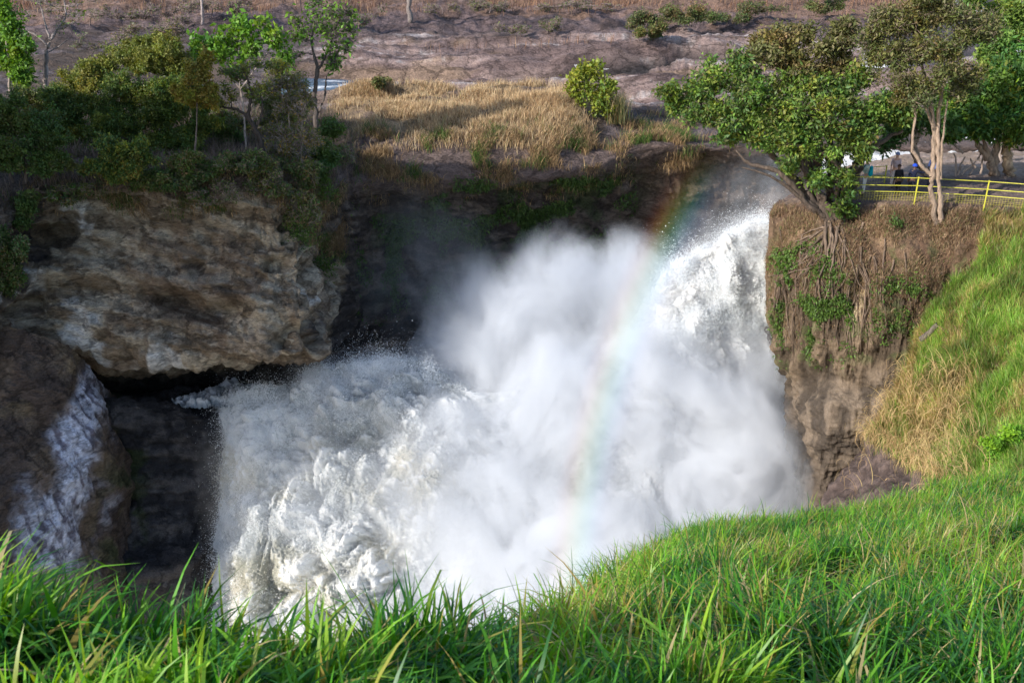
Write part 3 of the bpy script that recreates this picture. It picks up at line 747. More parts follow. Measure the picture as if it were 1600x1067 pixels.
# ================================================================== RAINBOW (a ring 41.6 degrees about the antisolar axis)
az, el = math.radians(53.5), math.radians(-29.0)
axis = Vector((math.sin(az) * math.cos(el), math.cos(az) * math.cos(el), math.sin(el)))
D = 33.0
def rainbow():
    a0, a1 = math.radians(39.6), math.radians(43.0)
    r0, r1 = D * math.tan(a0), D * math.tan(a1)
    q = axis.to_track_quat('Z', 'Y')
    bm = bmesh.new()
    rings = []
    inv = q.inverted()
    lo = inv @ (Vector(W(1116, 243, 55)).normalized()); hi = inv @ (Vector(W(885, 1010, 40)).normalized())
    t0 = math.atan2(lo.y, lo.x); t1 = math.atan2(hi.y, hi.x)
    if t1 - t0 > math.pi: t0 += 2 * math.pi
    if t0 - t1 > math.pi: t1 += 2 * math.pi
    for k in range(61):
        t = t0 + (t1 - t0) * k / 60
        ring = []
        for (r, z) in ((r0, -.35), ((r0 + r1) / 2, -.6), (r1, -.35), (r1, .35), ((r0 + r1) / 2, .6), (r0, .35)):
            ring.append(bm.verts.new((r * math.cos(t), r * math.sin(t), z)))
        rings.append(ring)
    for a, b in zip(rings, rings[1:]):
        for i in range(6):
            bm.faces.new((a[i], a[(i + 1) % 6], b[(i + 1) % 6], b[i]))
    bm.faces.new(rings[0][::-1]); bm.faces.new(rings[-1])
    bmesh.ops.recalc_face_normals(bm, faces=bm.faces)
    me = bpy.data.meshes.new('rainbow'); bm.to_mesh(me); bm.free()

    def b(nt, out):
        tc = N(nt, 'ShaderNodeTexCoord')
        sx = N(nt, 'ShaderNodeVectorMath', operation='MULTIPLY'); sx.inputs[1].default_value = (1, 1, 0)
        ln = N(nt, 'ShaderNodeVectorMath', operation='LENGTH')
        nt.links.new(tc.outputs['Object'], sx.inputs[0]); nt.links.new(sx.outputs[0], ln.inputs[0])
        mr = N(nt, 'ShaderNodeMapRange'); mr.inputs[1].default_value = r0; mr.inputs[2].default_value = r1
        nt.links.new(ln.outputs['Value'], mr.inputs[0])
        cr = N(nt, 'ShaderNodeValToRGB'); el_ = cr.color_ramp.elements
        cols = [(0, (.55, .6, 1)), (.22, (.25, .45, 1)), (.40, (.15, .9, .95)), (.52, (.3, 1, .35)), (.62, (1, .95, .2)), (.74, (1, .5, .12)), (.86, (1, .22, .15)), (1, (1, .4, .35))]
        el_[0].position = 0; el_[0].color = (*cols[0][1], 1); el_[1].position = 1; el_[1].color = (*cols[-1][1], 1)
        for p_, c_ in cols[1:-1]:
            e = el_.new(p_); e.color = (*c_, 1)
        nt.links.new(mr.outputs[0], cr.inputs[0])
        sh = N(nt, 'ShaderNodeMapRange', interpolation_type='SMOOTHSTEP')
        tri = N(nt, 'ShaderNodeMath', operation='PINGPONG'); tri.inputs[1].default_value = .5
        nt.links.new(mr.outputs[0], tri.inputs[0]); nt.links.new(tri.outputs[0], sh.inputs[0]); sh.inputs[1].default_value = 0; sh.inputs[2].default_value = .3
        mu = N(nt, 'ShaderNodeMath', operation='MULTIPLY'); mu.inputs[1].default_value = .085; nt.links.new(sh.outputs[0], mu.inputs[0])
        zt = (q @ Vector((r1 * math.cos(t0), r1 * math.sin(t0), 0)) + axis * D).z
        gp = N(nt, 'ShaderNodeNewGeometry'); sz_ = N(nt, 'ShaderNodeSeparateXYZ'); nt.links.new(gp.outputs['Position'], sz_.inputs[0])
        fz = N(nt, 'ShaderNodeMapRange', interpolation_type='SMOOTHSTEP'); nt.links.new(sz_.outputs['Z'], fz.inputs[0])
        fz.inputs[1].default_value = zt; fz.inputs[2].default_value = zt - 4.5
        m3 = N(nt, 'ShaderNodeMath', operation='MULTIPLY'); nt.links.new(mu.outputs[0], m3.inputs[0]); nt.links.new(fz.outputs[0], m3.inputs[1]); mu = m3
        v = N(nt, 'ShaderNodeVolumePrincipled'); nt.links.new(cr.outputs[0], v.inputs['Color']); nt.links.new(mu.outputs[0], v.inputs['Density'])
        nt.links.new(v.outputs[0], out.inputs['Volume'])
    o = link('rainbow', me, mat('rainbow_light', b))
    o.location = axis * D; o.rotation_mode = 'QUATERNION'; o.rotation_quaternion = q
    tag(o, 'faint curved rainbow standing in the mist of the falls', 'rainbow', kind='stuff')
rainbow()

# ================================================================== PLANTS
class Acc:
    def __init__(s): s.V = []; s.F = []; s.C = []; s.n = 0
    def add(s, V, Fc, C):
        V = np.asarray(V, float).reshape(-1, 3)
        s.V.append(V); s.F.append(np.asarray(Fc, int) + s.n); s.C.append(np.broadcast_to(np.asarray(C, float), V.shape)); s.n += len(V)
    def tube(s, pts, rad, col, k=5):
        pts = np.asarray(pts, float); rad = np.broadcast_to(np.asarray(rad, float), (len(pts),))
        t = np.gradient(pts, axis=0); t /= np.linalg.norm(t, axis=1, keepdims=True) + 1e-9
        ref = np.where(np.abs(t[:, 2:3]) < .9, [[0, 0, 1.]], [[1., 0, 0]])
        a = np.cross(t, ref); a /= np.linalg.norm(a, axis=1, keepdims=True); b = np.cross(t, a)
        th = np.arange(k) * 2 * np.pi / k
        V = pts[:, None] + rad[:, None, None] * (np.cos(th)[None, :, None] * a[:, None] + np.sin(th)[None, :, None] * b[:, None])
        m = len(pts); i = np.arange(m * k).reshape(m, k)
        Fc = np.stack([i[:-1], np.roll(i[:-1], -1, 1), np.roll(i[1:], -1, 1), i[1:]], -1).reshape(-1, 4)
        s.add(V, Fc, col)
    def build(s, name, m, parent=None, smooth=False):
        if not s.V: return None
        return mesh(name, np.concatenate(s.V), np.concatenate(s.F), 4, m, parent, np.concatenate(s.C), smooth)


def wob(a, b, n, amp, sag=0.):
    """a crooked path from a to b"""
    a = np.asarray(a, float); b = np.asarray(b, float)
    t = np.linspace(0, 1, n)[:, None]; L = np.linalg.norm(b - a)
    p = a + (b - a) * t
    w = np.cumsum(RNG.normal(size=(n, 3)), 0); w -= w[:1] + (w[-1:] - w[:1]) * t
    p = p + w * amp * L / math.sqrt(n)
    p[:, 2] += sag * L * (4 * t * (1 - t))[:, 0]
    return p


def leaves(acc, P, L, Wd, cols, up=.35, droop=0., outward=None):
    """diamond leaves at P; L length, Wd width ratio"""
    n = len(P)
    if not n: return
    d = RNG.normal(size=(n, 3))
    if outward is not None: d = d * .8 + outward
    d[:, 2] -= droop
    d /= np.linalg.norm(d, axis=1, keepdims=True)
    nrm = RNG.normal(size=(n, 3)) * .8 + np.array([0, 0, up * 2]); s = np.cross(d, nrm); s /= np.linalg.norm(s, axis=1, keepdims=True) + 1e-9
    nn = np.cross(s, d)
    l = (L * RNG.uniform(.6, 1.25, n))[:, None]; wd = l * Wd
    V = np.stack([P, P + d * l * .45 + s * wd * .5 + nn * l * .08, P + d * l - nn * l * .1, P + d * l * .45 - s * wd * .5 + nn * l * .08], 1)
    acc.add(V.reshape(-1, 3), np.arange(n * 4).reshape(-1, 4), np.repeat(cols, 4, 0))


def pal(n, cols, wts=None, var=.22):
    cols = np.asarray(cols, float)
    k = RNG.choice(len(cols), n, p=None if wts is None else np.asarray(wts, float) / sum(wts))
    return cols[k] * RNG.uniform(1 - var, 1 + var, (n, 1))


DKG, MID, BRT, OLV = (.064, .112, .032), (.085, .15, .034), (.15, .29, .035), (.10, .105, .035)
YGR, GLD, TAN, STR, TWG, PTW = (.26, .27, .04), (.30, .21, .05), (.22, .15, .08), (.50, .35, .18), (.13, .10, .085), (.27, .22, .19)
CROWNS = []


def plant(name, label, cat, base, trunks, clumps, leaf=None, twigs=14, twig_r=.012, bark=(.13, .10, .085), group=None, sub=4, wobble=.09, twigcol=None, reach=.9, upbias=.25):
    """base: 3D point.  trunks: list of polylines [(px,py,dY,r_m),...] starting near the base.
    clumps: (px,py,rx,ry,dY) - leaf clouds; leaf: (count per twig, length, width ratio, colours, weights)"""
    base = np.asarray(base, float); Y0 = base[1]
    root = empty(name, base)
    tag(root, label, cat, group)
    tr = Acc(); br = Acc(); lv = Acc()
    nodes = []; nrad = []
    for T in trunks:
        pts = [W(x, y, Y0 + d) for x, y, d, r in T]; rad = [r for *_, r in T]
        if len(pts) > 2 or True:
            n = max(8, 5 * len(pts))
            pp = hermite(np.array(pts), n); rr = hermite(np.array(rad)[:, None], n)[:, 0]
            pp[1:-1] += RNG.normal(size=(n - 2, 3)) * (rr[1:-1, None] * .25)
            pp0 = pp
            tr.tube(pp, rr * (1 + .12 * RNG.normal(size=n)), np.array(bark) * RNG.uniform(.85, 1.15), 8)
            k = n // 3
            nodes += list(pp[k:]); nrad += list(rr[k:])
    nodes = np.array(nodes); nrad = np.array(nrad)
    tc = np.array(twigcol if twigcol is not None else bark)
    broken = []
    for (x, y, rx, ry, dY, *q) in clumps:
        if rx < 15: broken.append((x, y, rx, ry, dY, *q)); continue
        d0 = q[0] if q else 1.
        for _ in range(5):
            a_, r_ = RNG.uniform(0, 6.28), RNG.uniform(.2, .85)
            f_ = RNG.uniform(.42, .72)
            broken.append((x + math.cos(a_) * r_ * rx, y + math.sin(a_) * r_ * ry, rx * f_, ry * f_ * RNG.uniform(.7, 1.1), dY + RNG.normal() * .35, d0 * RNG.uniform(.22, .5), *q[1:]))
    clumps = broken
    order = sorted(clumps, key=lambda c: np.min(np.linalg.norm(nodes - W(c[0], c[1], Y0 + c[4]), axis=1)))
    for (x, y, rx, ry, dY, *q) in order:
        dens = q[0] if q else 1.
        ctint = np.array([1.25, 1.05, .9]) ** RNG.normal() * math.exp(RNG.normal() * .16)
        c0 = W(x, y, Y0 + dY); dd = proj(c0)[2] / F
        rad = np.array([rx * dd, min(rx, ry * 1.4) * dd * .9, ry * dd * 1.02])
        # limb to the clump
        dist = np.linalg.norm(nodes - c0, axis=1) + np.maximum(nodes[:, 2] - c0[2], 0) * 1.5
        i = np.argmin(dist)
        far_ = np.linalg.norm(nodes[i] - c0)
        target = c0 - np.array([0, 0, rad[2] * .35])
        r0 = min(nrad[i] * .7, .015 + far_ * .018 + rad.mean() * .018)
        pth = wob(nodes[i], target, 9, wobble, .06); rr = np.linspace(r0, max(r0 * .35, twig_r * 1.3), 9)
        br.tube(pth, rr, np.array(bark) * RNG.uniform(.85, 1.15), 5)
        nodes = np.concatenate([nodes, pth[3:]]); nrad = np.concatenate([nrad, rr[3:]])
        nt_ = max(3, int(twigs * dens))
        u = RNG.normal(size=(nt_, 3)); u /= np.linalg.norm(u, axis=1, keepdims=True)
        u[:, 2] = np.where(u[:, 2] < -.2, u[:, 2] * (1 - upbias), u[:, 2] + upbias * .3)
        tips = c0 + u * rad * (reach * RNG.uniform(.35, 1., (nt_, 1)) ** .6)
        for tp in tips:
            a = pth[RNG.integers(4, 9)]
            tw = wob(a, tp, 5, .12, .05)
            br.tube(tw, np.linspace(twig_r * 1.8, twig_r * .8, 5), tc * RNG.uniform(.75, 1.25), 3)
            ends = [tw]
            for _ in range(sub):
                b = tw[RNG.integers(2, 5)]
                e = b + (RNG.normal(size=3) + u.mean(0) * .2 + np.array([0, 0, .2])) * rad * .20 + (b - a) * .15
                s2 = wob(b, e, 4, .12); br.tube(s2, np.linspace(twig_r, twig_r * .5, 4), tc * RNG.uniform(.75, 1.3), 3)
                ends.append(s2)
            if leaf:
                cnt, L, wr, cols, wts = leaf; L = L * 1.22; cnt = cnt * (1.55 if cnt > 20 else 1.2)
                m = int(cnt * RNG.uniform(.5, 1.4) + RNG.random())
                if m < 1: continue
                al = np.concatenate(ends)
                wgt = np.ones(len(al)); wgt[:2] = .15
                k = RNG.choice(len(al), m, p=wgt / wgt.sum())
                pos = al[k] + RNG.normal(size=(m, 3)) * L * .55
                if len(q) > 1 and q[1]: cols, wts = q[1], None
                if len(q) > 2: cnt = cnt * q[2]
                base_c = pal(1, cols, wts, .1)[0] * ctint
                cc = pal(m, cols, wts, .2) * .5 + base_c * .5 * RNG.uniform(.8, 1.2, (m, 1))
                leaves(lv, pos, L, wr, cc)
    tr.V += br.V; tr.C += br.C; tr.F += [f_ + tr.n for f_ in br.F]; tr.n += br.n
    tr.build('trunk', M_BARK, root, True)
    if lv.V: lv.build('crown', M_LEAF, root)
    return root


def blades(name, P, h, wd, bend, cols, m, segs=4, lean=None, parent=None, tip=.0):
    """grass blades at P: height h, width wd, bend amount"""
    n = len(P); th = RNG.uniform(0, 2 * np.pi, n)
    d = np.stack([np.cos(th), np.sin(th), np.zeros(n)], 1)
    if lean is not None: d = d + lean; d /= np.linalg.norm(d, axis=1, keepdims=True) + 1e-9
    ph = th + RNG.uniform(.6, 2.5, n); s = np.stack([np.cos(ph), np.sin(ph), np.zeros(n)], 1)
    t = np.linspace(0, 1, segs + 1)
    h = np.broadcast_to(h, (n,)); wd = np.broadcast_to(wd, (n,)); bend = np.broadcast_to(bend, (n,))
    V = np.zeros((n, segs + 1, 2, 3))
    for k, tt in enumerate(t):
        ang = bend * tt ** 1.6
        c_ = P + d * (h * np.sin(ang) * tt * .8)[:, None] + np.array([0, 0, 1.]) * (h * tt * np.cos(ang * .75))[:, None]
        ww = wd * (1 - tt) ** .65 * (.55 + .9 * min(tt * 3, 1)) * .7 + wd * .02
        V[:, k, 0] = c_ - s * ww[:, None] * .5; V[:, k, 1] = c_ + s * ww[:, None] * .5
    i = np.arange(n * (segs + 1) * 2).reshape(n, segs + 1, 2)
    Fc = np.stack([i[:, :-1, 0], i[:, :-1, 1], i[:, 1:, 1], i[:, 1:, 0]], -1).reshape(-1, 4)
    C = np.repeat(cols[:, None], (segs + 1) * 2, 1) if cols.ndim == 2 else cols
    if tip and cols.ndim == 2:
        C = C.reshape(n, segs + 1, 2, 3).copy(); C *= (1 - tip + tip * 1.6 * t)[None, :, None, None]
    return mesh(name, V.reshape(-1, 3), Fc, 4, m, parent, C.reshape(-1, 3))


def ground(px_, py_):
    return far.at(px_, py_)

# ---- left bank
G1 = 'bushes and trees along the left cliff top'
b = ground(200, 232)
plant('bush', 'large dark green bush with top leaves tinted yellow-green as if sunlit on the left cliff', 'bush', b,
      [[(205, 234, 0, .14), (200, 215, .3, .11), (190, 170, .5, .08), (200, 120, .6, .05)], [(215, 234, 0, .12), (250, 205, .3, .09), (270, 150, .6, .05)], [(190, 234, 0, .12), (140, 212, .2, .09), (110, 180, .3, .05)]],
      [(205, 95, 62, 32, 1.5, 1.2, [(.18, .21, .045), (.25, .26, .06), (.11, .16, .035), (.17, .17, .05)]), (150, 112, 48, 28, .8, 1, [(.18, .21, .045), (.25, .26, .06), (.11, .16, .035), (.17, .17, .05)]), (262, 92, 42, 30, .8, 1, [(.18, .21, .045), (.25, .26, .06), (.11, .16, .035), (.17, .17, .05)]), (225, 75, 40, 18, 1.8, .8, [(.18, .21, .045), (.25, .26, .06), (.11, .16, .035), (.17, .17, .05)]), (120, 130, 40, 20, .8, .7, [(.18, .21, .045), (.25, .26, .06), (.11, .16, .035), (.17, .17, .05)]), (300, 215, 40, 32, -.6), (250, 240, 44, 28, -1.2), (120, 240, 44, 28, -1.), (325, 185, 26, 24, 0, .8), (190, 145, 60, 35, -.6), (250, 145, 48, 36, -.6), (120, 160, 48, 34, -.4),  # upper clumps get a lighter palette, sunlight put into the leaf colour
       (292, 150, 36, 40, 0), (220, 195, 52, 34, -1.1), (155, 208, 48, 34, -1.), (272, 200, 45, 34, -.8), (95, 205, 40, 34, -.6)],
      (80, .125, .5, [DKG, MID, (.13, .15, .035), YGR], [3, 3, 2.2, .7]), twigs=62, sub=4, twig_r=.009, group=G1)
b = ground(196, 288)
plant('bush', 'low bush hanging over the pale cliff with yellowish lower leaves', 'bush', b,
      [[(198, 288, 0, .08), (195, 265, -.4, .06), (190, 240, -.6, .04)]],
      [(170, 245, 34, 26, -.8), (212, 240, 30, 26, -.9), (196, 268, 26, 16, -1.), (150, 262, 22, 14, -.8)],
      (70, .125, .5, [DKG, MID, YGR, GLD], [3, 2, 1.2, .6]), twigs=40, twig_r=.008, group=G1)
b = ground(40, 290)
plant('bush', 'dark tangled bush at the left edge above the slope', 'bush', b,
      [[(40, 288, 0, .1), (40, 240, .3, .07), (45, 190, .5, .05)], [(20, 288, 0, .09), (5, 230, .2, .05)]],
      [(40, 185, 50, 34, .5), (0, 205, 45, 40, .3), (60, 225, 45, 30, -.2), (15, 250, 45, 28, -.2), (80, 255, 36, 22, -.3), (-20, 170, 40, 40, 1), (30, 330, 30, 30, -1.)],
      (64, .125, .5, [DKG, MID, (.10, .10, .03)], [3, 2, 1]), twigs=46, twig_r=.010, group=G1)
b = ground(305, 282)
plant('shrub', 'golden-yellow leaved shrub between dark bush and leaning tree', 'shrub', b,
      [[(300, 280, 0, .07), (306, 220, .5, .05), (308, 150, 1., .03)]],
      [(308, 112, 24, 24, 1.3), (300, 145, 34, 22, .8), (330, 150, 22, 20, 1.), (322, 95, 14, 16, 1.5), (285, 150, 16, 16, .6)],
      (50, .13, .5, [GLD, (.24, .19, .04), YGR, (.12, .13, .03)], [3, 2, 2, 1]), twigs=20, twig_r=.008, group=G1)
b = ground(408, 258)
plant('tree', 'dark leaning tree with twisted forked trunk and thin olive crown', 'tree', b,
      [[(412, 250, 0, .17), (402, 205, 0, .14), (388, 182, .2, .12), (392, 150, .4, .08), (386, 120, .6, .05)], [(392, 190, .1, .10), (368, 170, .4, .08), (345, 168, .6, .05)], [(400, 200, .1, .09), (410, 170, .3, .06), (405, 140, .5, .04)]],
      [(390, 112, 30, 18, .6, .8), (430, 105, 28, 18, .8, .8), (350, 150, 24, 20, .6, .8), (410, 140, 28, 20, .3, .7), (365, 115, 20, 16, .8, .6)],
      (14, .15, .5, [OLV, MID, YGR], [2, 2, 1.4]), twigs=22, twig_r=.010, bark=(.055, .045, .04), twigcol=TWG, group=G1)
b = ground(380, 235)
plant('tree', 'slender tree with big bright green drooping leaves above the leaning tree', 'tree', b,
      [[(385, 240, 0, .07), (380, 170, .6, .06), (372, 110, 1., .045), (375, 60, 1.3, .03)], [(376, 140, .8, .04), (335, 90, 1.1, .03)], [(376, 140, .8, .04), (420, 80, 1.1, .03)]],
      [(318, 60, 20, 20, 1.4), (345, 78, 26, 22, 1.2), (385, 38, 22, 18, 1.4), (368, 58, 26, 20, 1.2), (415, 45, 26, 20, 1.3), (430, 62, 18, 20, 1.), (360, 88, 30, 16, .9), (310, 85, 16, 14, 1.2), (445, 90, 14, 16, .9), (400, 80, 22, 14, .9)],
      (13, .29, .55, [BRT, (.12, .24, .03), (.08, .17, .03)], [3, 2, 1]), twigs=9, sub=1, twig_r=.014, bark=PTW, group=G1)
b = ground(494, 215)
plant('tree', 'half-bare forked tree with scattered green leaf tufts beside the straw mound', 'tree', b,
      [[(494, 200, 0, .16), (492, 150, .1, .14), (496, 112, .2, .11), (488, 70, .3, .07), (492, 30, .4, .04)], [(496, 115, .2, .09), (516, 70, .4, .06), (530, 30, .5, .035)], [(497, 178, .1, .08), (508, 145, .1, .07), (510, 120, .3, .04)]],
      [(480, 30, 36, 30, .4, 1.2), (520, 40, 36, 34, .5, 1.2), (540, 20, 24, 24, .6), (470, 70, 24, 22, .3), (535, 75, 26, 20, .4), (515, 100, 22, 16, .2, .8), (500, 5, 36, 20, .5), (522, 92, 14, 22, .1)],
      (2.2, .26, .5, [BRT, MID], [2, 1]), twigs=34, sub=6, twig_r=.013, bark=(.11, .09, .08), twigcol=(.19, .155, .14), group=G1)
b = ground(455, 265)
plant('shrub', 'grey bare scrub of fine twigs between the leaning tree and half-bare tree', 'shrub', b,
      [[(455, 262, 0, .06), (452, 200, .2, .04), (450, 150, .3, .025)], [(470, 262, 0, .05), (472, 190, .2, .03)]],
      [(440, 140, 30, 26, .3), (470, 150, 28, 28, .2), (450, 190, 34, 28, 0), (480, 215, 28, 28, -.2), (430, 215, 30, 28, -.1), (455, 235, 32, 20, -.4)],
      (6, .13, .5, [OLV, MID, GLD], [2, 1, .7]), twigs=64, sub=5, twig_r=.014, bark=PTW, twigcol=(.26, .215, .19), group=G1)
b = ground(505, 262)
plant('bush', 'dark green bush with dead pale twigs on the cliff corner', 'bush', b,
      [[(505, 262, 0, .07), (500, 235, -.2, .05), (498, 205, -.2, .03)]],
      [(505, 208, 26, 18, -.2), (520, 205, 16, 14, -.3), (490, 232, 26, 18, -.5), (515, 240, 22, 20, -.6), (500, 270, 24, 16, -.9)],
      (34, .15, .5, [DKG, MID], [3, 1.5]), twigs=18, twig_r=.009, twigcol=PTW, group=G1)
b = ground(75, 190)
plant('tree', 'bare grey tree with crooked limbs at the upper left', 'tree', b,
      [[(73, 165, 0, .17), (71, 110, .1, .15), (75, 72, .2, .12), (84, 55, .3, .09), (103, 22, .4, .06), (100, 0, .5, .04)], [(75, 75, .2, .08), (60, 58, .3, .06), (45, 50, .4, .045), (20, 38, .5, .03)], [(78, 62, .2, .07), (70, 35, .4, .05), (60, -5, .6, .03)], [(72, 84, .1, .05), (96, 70, .3, .035), (108, 60, .4, .02)]],
      [(95, -5, 30, 26, .6), (60, -5, 30, 24, .6), (30, 30, 26, 20, .5), (110, 45, 20, 18, .5), (115, 15, 22, 22, .6)],
      (1, .2, .5, [BRT, OLV], [1, 2]), twigs=20, sub=4, twig_r=.012, bark=(.27, .23, .22), group=G1)
b = ground(95, 215)
plant('bush', 'olive thorny bush between the crooked bare tree and the large dark bush', 'bush', b,
      [[(95, 215, 0, .08), (98, 180, .2, .06), (102, 150, .3, .04)]],
      [(80, 150, 34, 22, .3), (115, 165, 36, 24, .1), (60, 175, 34, 22, .1), (95, 190, 40, 22, -.2), (30, 160, 34, 22, .4)],
      (50, .12, .5, [(.16, .18, .05), MID, OLV, (.20, .16, .07)], [2, 2, 2, 1]), twigs=44, twig_r=.010, twigcol=PTW, group=G1)
b = ground(430, 215)
plant('bush', 'thin olive-green bush with many bare twigs between the leaning tree and the half-bare tree', 'bush', b,
      [[(432, 215, 0, .08), (436, 170, .2, .06), (440, 120, .4, .04)], [(425, 215, 0, .06), (415, 170, .2, .04)]],
      [(450, 120, 30, 26, .3, .9), (425, 150, 30, 24, .2, .9), (465, 165, 28, 28, 0, .9), (440, 190, 36, 22, -.2), (350, 185, 34, 24, -.2), (400, 200, 34, 20, -.4)],
      (16, .13, .5, [(.15, .18, .05), MID, OLV, YGR], [2, 2, 2, .7]), twigs=50, sub=5, twig_r=.012, bark=PTW, twigcol=(.27, .225, .20), group=G1)
b = ground(10, 200)
plant('tree', 'bright green leafy tree cut by the left edge of the frame', 'tree', b,
      [[(12, 200, 0, .12), (15, 140, .2, .09), (12, 80, .3, .06), (5, 30, .5, .04)], [(15, 130, .2, .06), (40, 80, .4, .04)]],
      [(8, 32, 22, 22, .4), (15, 48, 18, 18, .5), (35, 85, 24, 24, .2), (15, 105, 26, 22, .1), (38, 62, 18, 18, .5), (-10, 70, 30, 30, .6), (30, 125, 26, 16, 0), (-5, 5, 20, 20, .6)],
      (26, .24, .5, [BRT, (.10, .20, .03), MID], [3, 2, 1.5]), twigs=14, sub=2, twig_r=.011, bark=PTW, group=G1)
# cliff-edge scrub hanging below the rim
G2 = 'dry scrub hanging over the cliff rim'
for x, y, rx, ry, lab, gr in [(100, 300, 45, 20, 'brown twiggy scrub over the left part of the pale cliff', .25), (330, 300, 45, 26, 'fine dry scrub tangle over the middle of the pale cliff', .1),
                              (420, 290, 40, 24, 'grey dry scrub above the right part of the pale cliff', .2), (10, 400, 30, 60, 'dark green scrub against the left frame edge below the rim', 1.2),
                              (470, 330, 34, 34, 'brown scrub clinging to the corner of the pale cliff', .3), (250, 285, 55, 18, 'dark undergrowth scrub under the large dark bush', .8),
                              (380, 255, 50, 24, 'shaded scrub at the foot of the leaning tree', .6), (345, 205, 34, 34, 'olive-grey scrub left of the leaning tree', .8), (432, 185, 30, 40, 'pale grey scrub right of the leaning tree', .25), (465, 270, 40, 28, 'dark scrub below the half-bare tree', .5), (300, 260, 46, 24, 'dark scrub between the large dark bush and the leaning tree', 1.1), (530, 240, 26, 20, 'dry brown scrub at the shaded left end of the mound', .15)]:
    bb = ground(x, y + ry * .5)
    plant('scrub', lab, 'scrub', bb, [[(x, y + ry * .5, 0, .04), (x + 3, y, -.3, .03), (x - 3, y - ry * .4, -.4, .02)]],
          [(x - rx * .5, y, rx * .5, ry * .7, -.5), (x + rx * .5, y + 3, rx * .5, ry * .7, -.5), (x, y - ry * .3, rx * .6, ry * .6, -.4), (x, y + ry * .5, rx * .5, ry * .5, -.6)],
          (26 * gr, .13, .5, [DKG, MID, OLV, TAN], [2, 2, 1, 1.2]), twigs=60, sub=5, twig_r=.013, bark=TWG, twigcol=(.25, .195, .16), group=G2)
# bright green small plants on the corner of the cliff
for x, y, lab in [(508, 285, 'bright green tuft high on the cliff corner'), (472, 355, 'small yellow-green plant on the cliff corner face'), (505, 400, 'dark green fern clump low on the cliff corner')]:
    bb = far.at(x, y + 10); a = Acc()
    P0 = bb + RNG.normal(size=(700, 3)) * [.45, .3, .42] + np.array([0, -.5, .1])
    leaves(a, P0, .2, .3, pal(700, [MID, (.10, .19, .03), DKG], None), droop=.3)
    root = empty('fern', bb); tag(root, lab, 'fern', 'green tufts on the shaded cliff corner'); a.build('fronds', M_LEAF, root)

u_d = lambda s: sstep(575, 520, s.px) * (s.px > -60) * sstep(165, 200, s.py) * sstep(330, 296, s.py) * (s.d < 72) * np.clip(.5 + 1.6 * fbm(s.P * .35 + 2, 3), .03, 2) + 1e-10
p, n, qx, qy = far.scatter(36000, u_d)
o = blades('undergrowth', p, RNG.uniform(.25, 1.2, len(p)), .03, RNG.uniform(.2, 2.0, len(p)), pal(len(p), [(.17, .125, .10), (.24, .18, .13), (.10, .08, .065), (.08, .11, .03), (.20, .15, .14)], [3, 2, 2, 1.6, 2]), M_STRAW, 4)
tag(o, 'shaded tangle of dead stems and weeds along the left cliff top', 'undergrowth', kind='stuff')

# ---- far side, upper edge of the photograph
G3 = 'scrub on the far bank'
FAR = [('shrub', 'bare grey thicket at the top left corner behind the crooked bare tree', 140, 20, 60, 26, .05, 1), ('shrub', 'reddish grey bare thicket behind the pole trunk', 330, 12, 50, 20, .04, 1), ('shrub', 'low bare thicket on the burnt slope behind the half-bare tree', 560, 30, 34, 20, .08, 1), ('shrub', 'pale bare shrub at the top edge left of the red bare shrub', 690, 14, 22, 14, .05, 1), ('shrub', 'reddish bare thicket at the top edge right of centre', 900, 8, 50, 14, .06, 1), ('bush', 'low green bush in front of the dark gap on the far bank', 1015, 50, 18, 10, 1., 0),
       ('shrub', 'bare purple-grey thicket behind the left bushes', 205, 60, 70, 34, .12, 1), ('shrub', 'bare grey thicket left of the pale pole trunk', 250, 25, 40, 26, .05, 1),
       ('bush', 'olive thorn bush with dark gap at the top of the far bank', 1010, 32, 26, 22, .8, 0), ('bush', 'big grey-green bush on the far bank right of the dark gap', 1080, 22, 38, 26, 1., 0),
       ('bush', 'grey-green bush at the far bank next to the dark pool', 1135, 26, 30, 20, 1., 0), ('bush', 'reddish dry bush above the dark pool', 1195, 12, 34, 16, .3, 0),
       ('bush', 'green bush far off above the fig tree', 1290, 8, 30, 20, 1.3, 0), ('shrub', 'low dead shrub on the burnt slope by the grey trunk', 800, 45, 26, 14, .05, 1),
       ('shrub', 'reddish bare shrub at the top edge in the middle', 765, 8, 26, 16, .1, 1), ('shrub', 'bare shrub standing left of the half-bare tree at the top', 375, 14, 16, 20, .05, 1),
       ('shrub', 'thin pale shrub on the rock edge below the burnt slope', 855, 40, 16, 16, .08, 1), ('bush', 'small green bush on the river rocks', 600, 130, 10, 6, 1.5, 0)]
for nm, lab, x, y, rx, ry, gr, bare in FAR:
    bb = ground(x, y + ry * .8)
    plant(nm, lab, nm, bb, [[(x, y + ry * .8, 0, .07), (x + 2, y + ry * .2, .1, .05), (x - 2, y - ry * .3, .2, .03)]],
          [(x + RNG.uniform(-1.1, 1.1) * rx, y + ry * .35 - abs(RNG.normal()) * ry * .45, rx * RNG.uniform(.25, .5), ry * RNG.uniform(.25, .5), RNG.normal() * 1.2, RNG.uniform(.4, .9)) for _ in range(9)],
          (22 * gr, .19, .5, [MID, OLV, (.12, .16, .06), TAN], [1.5, 2, 2, 1.5]), twigs=60 if bare else 30, sub=5, twig_r=.016, bark=(.17, .13, .12), twigcol=(.26, .20, .19) if bare else (.18, .14, .11), group=G3)
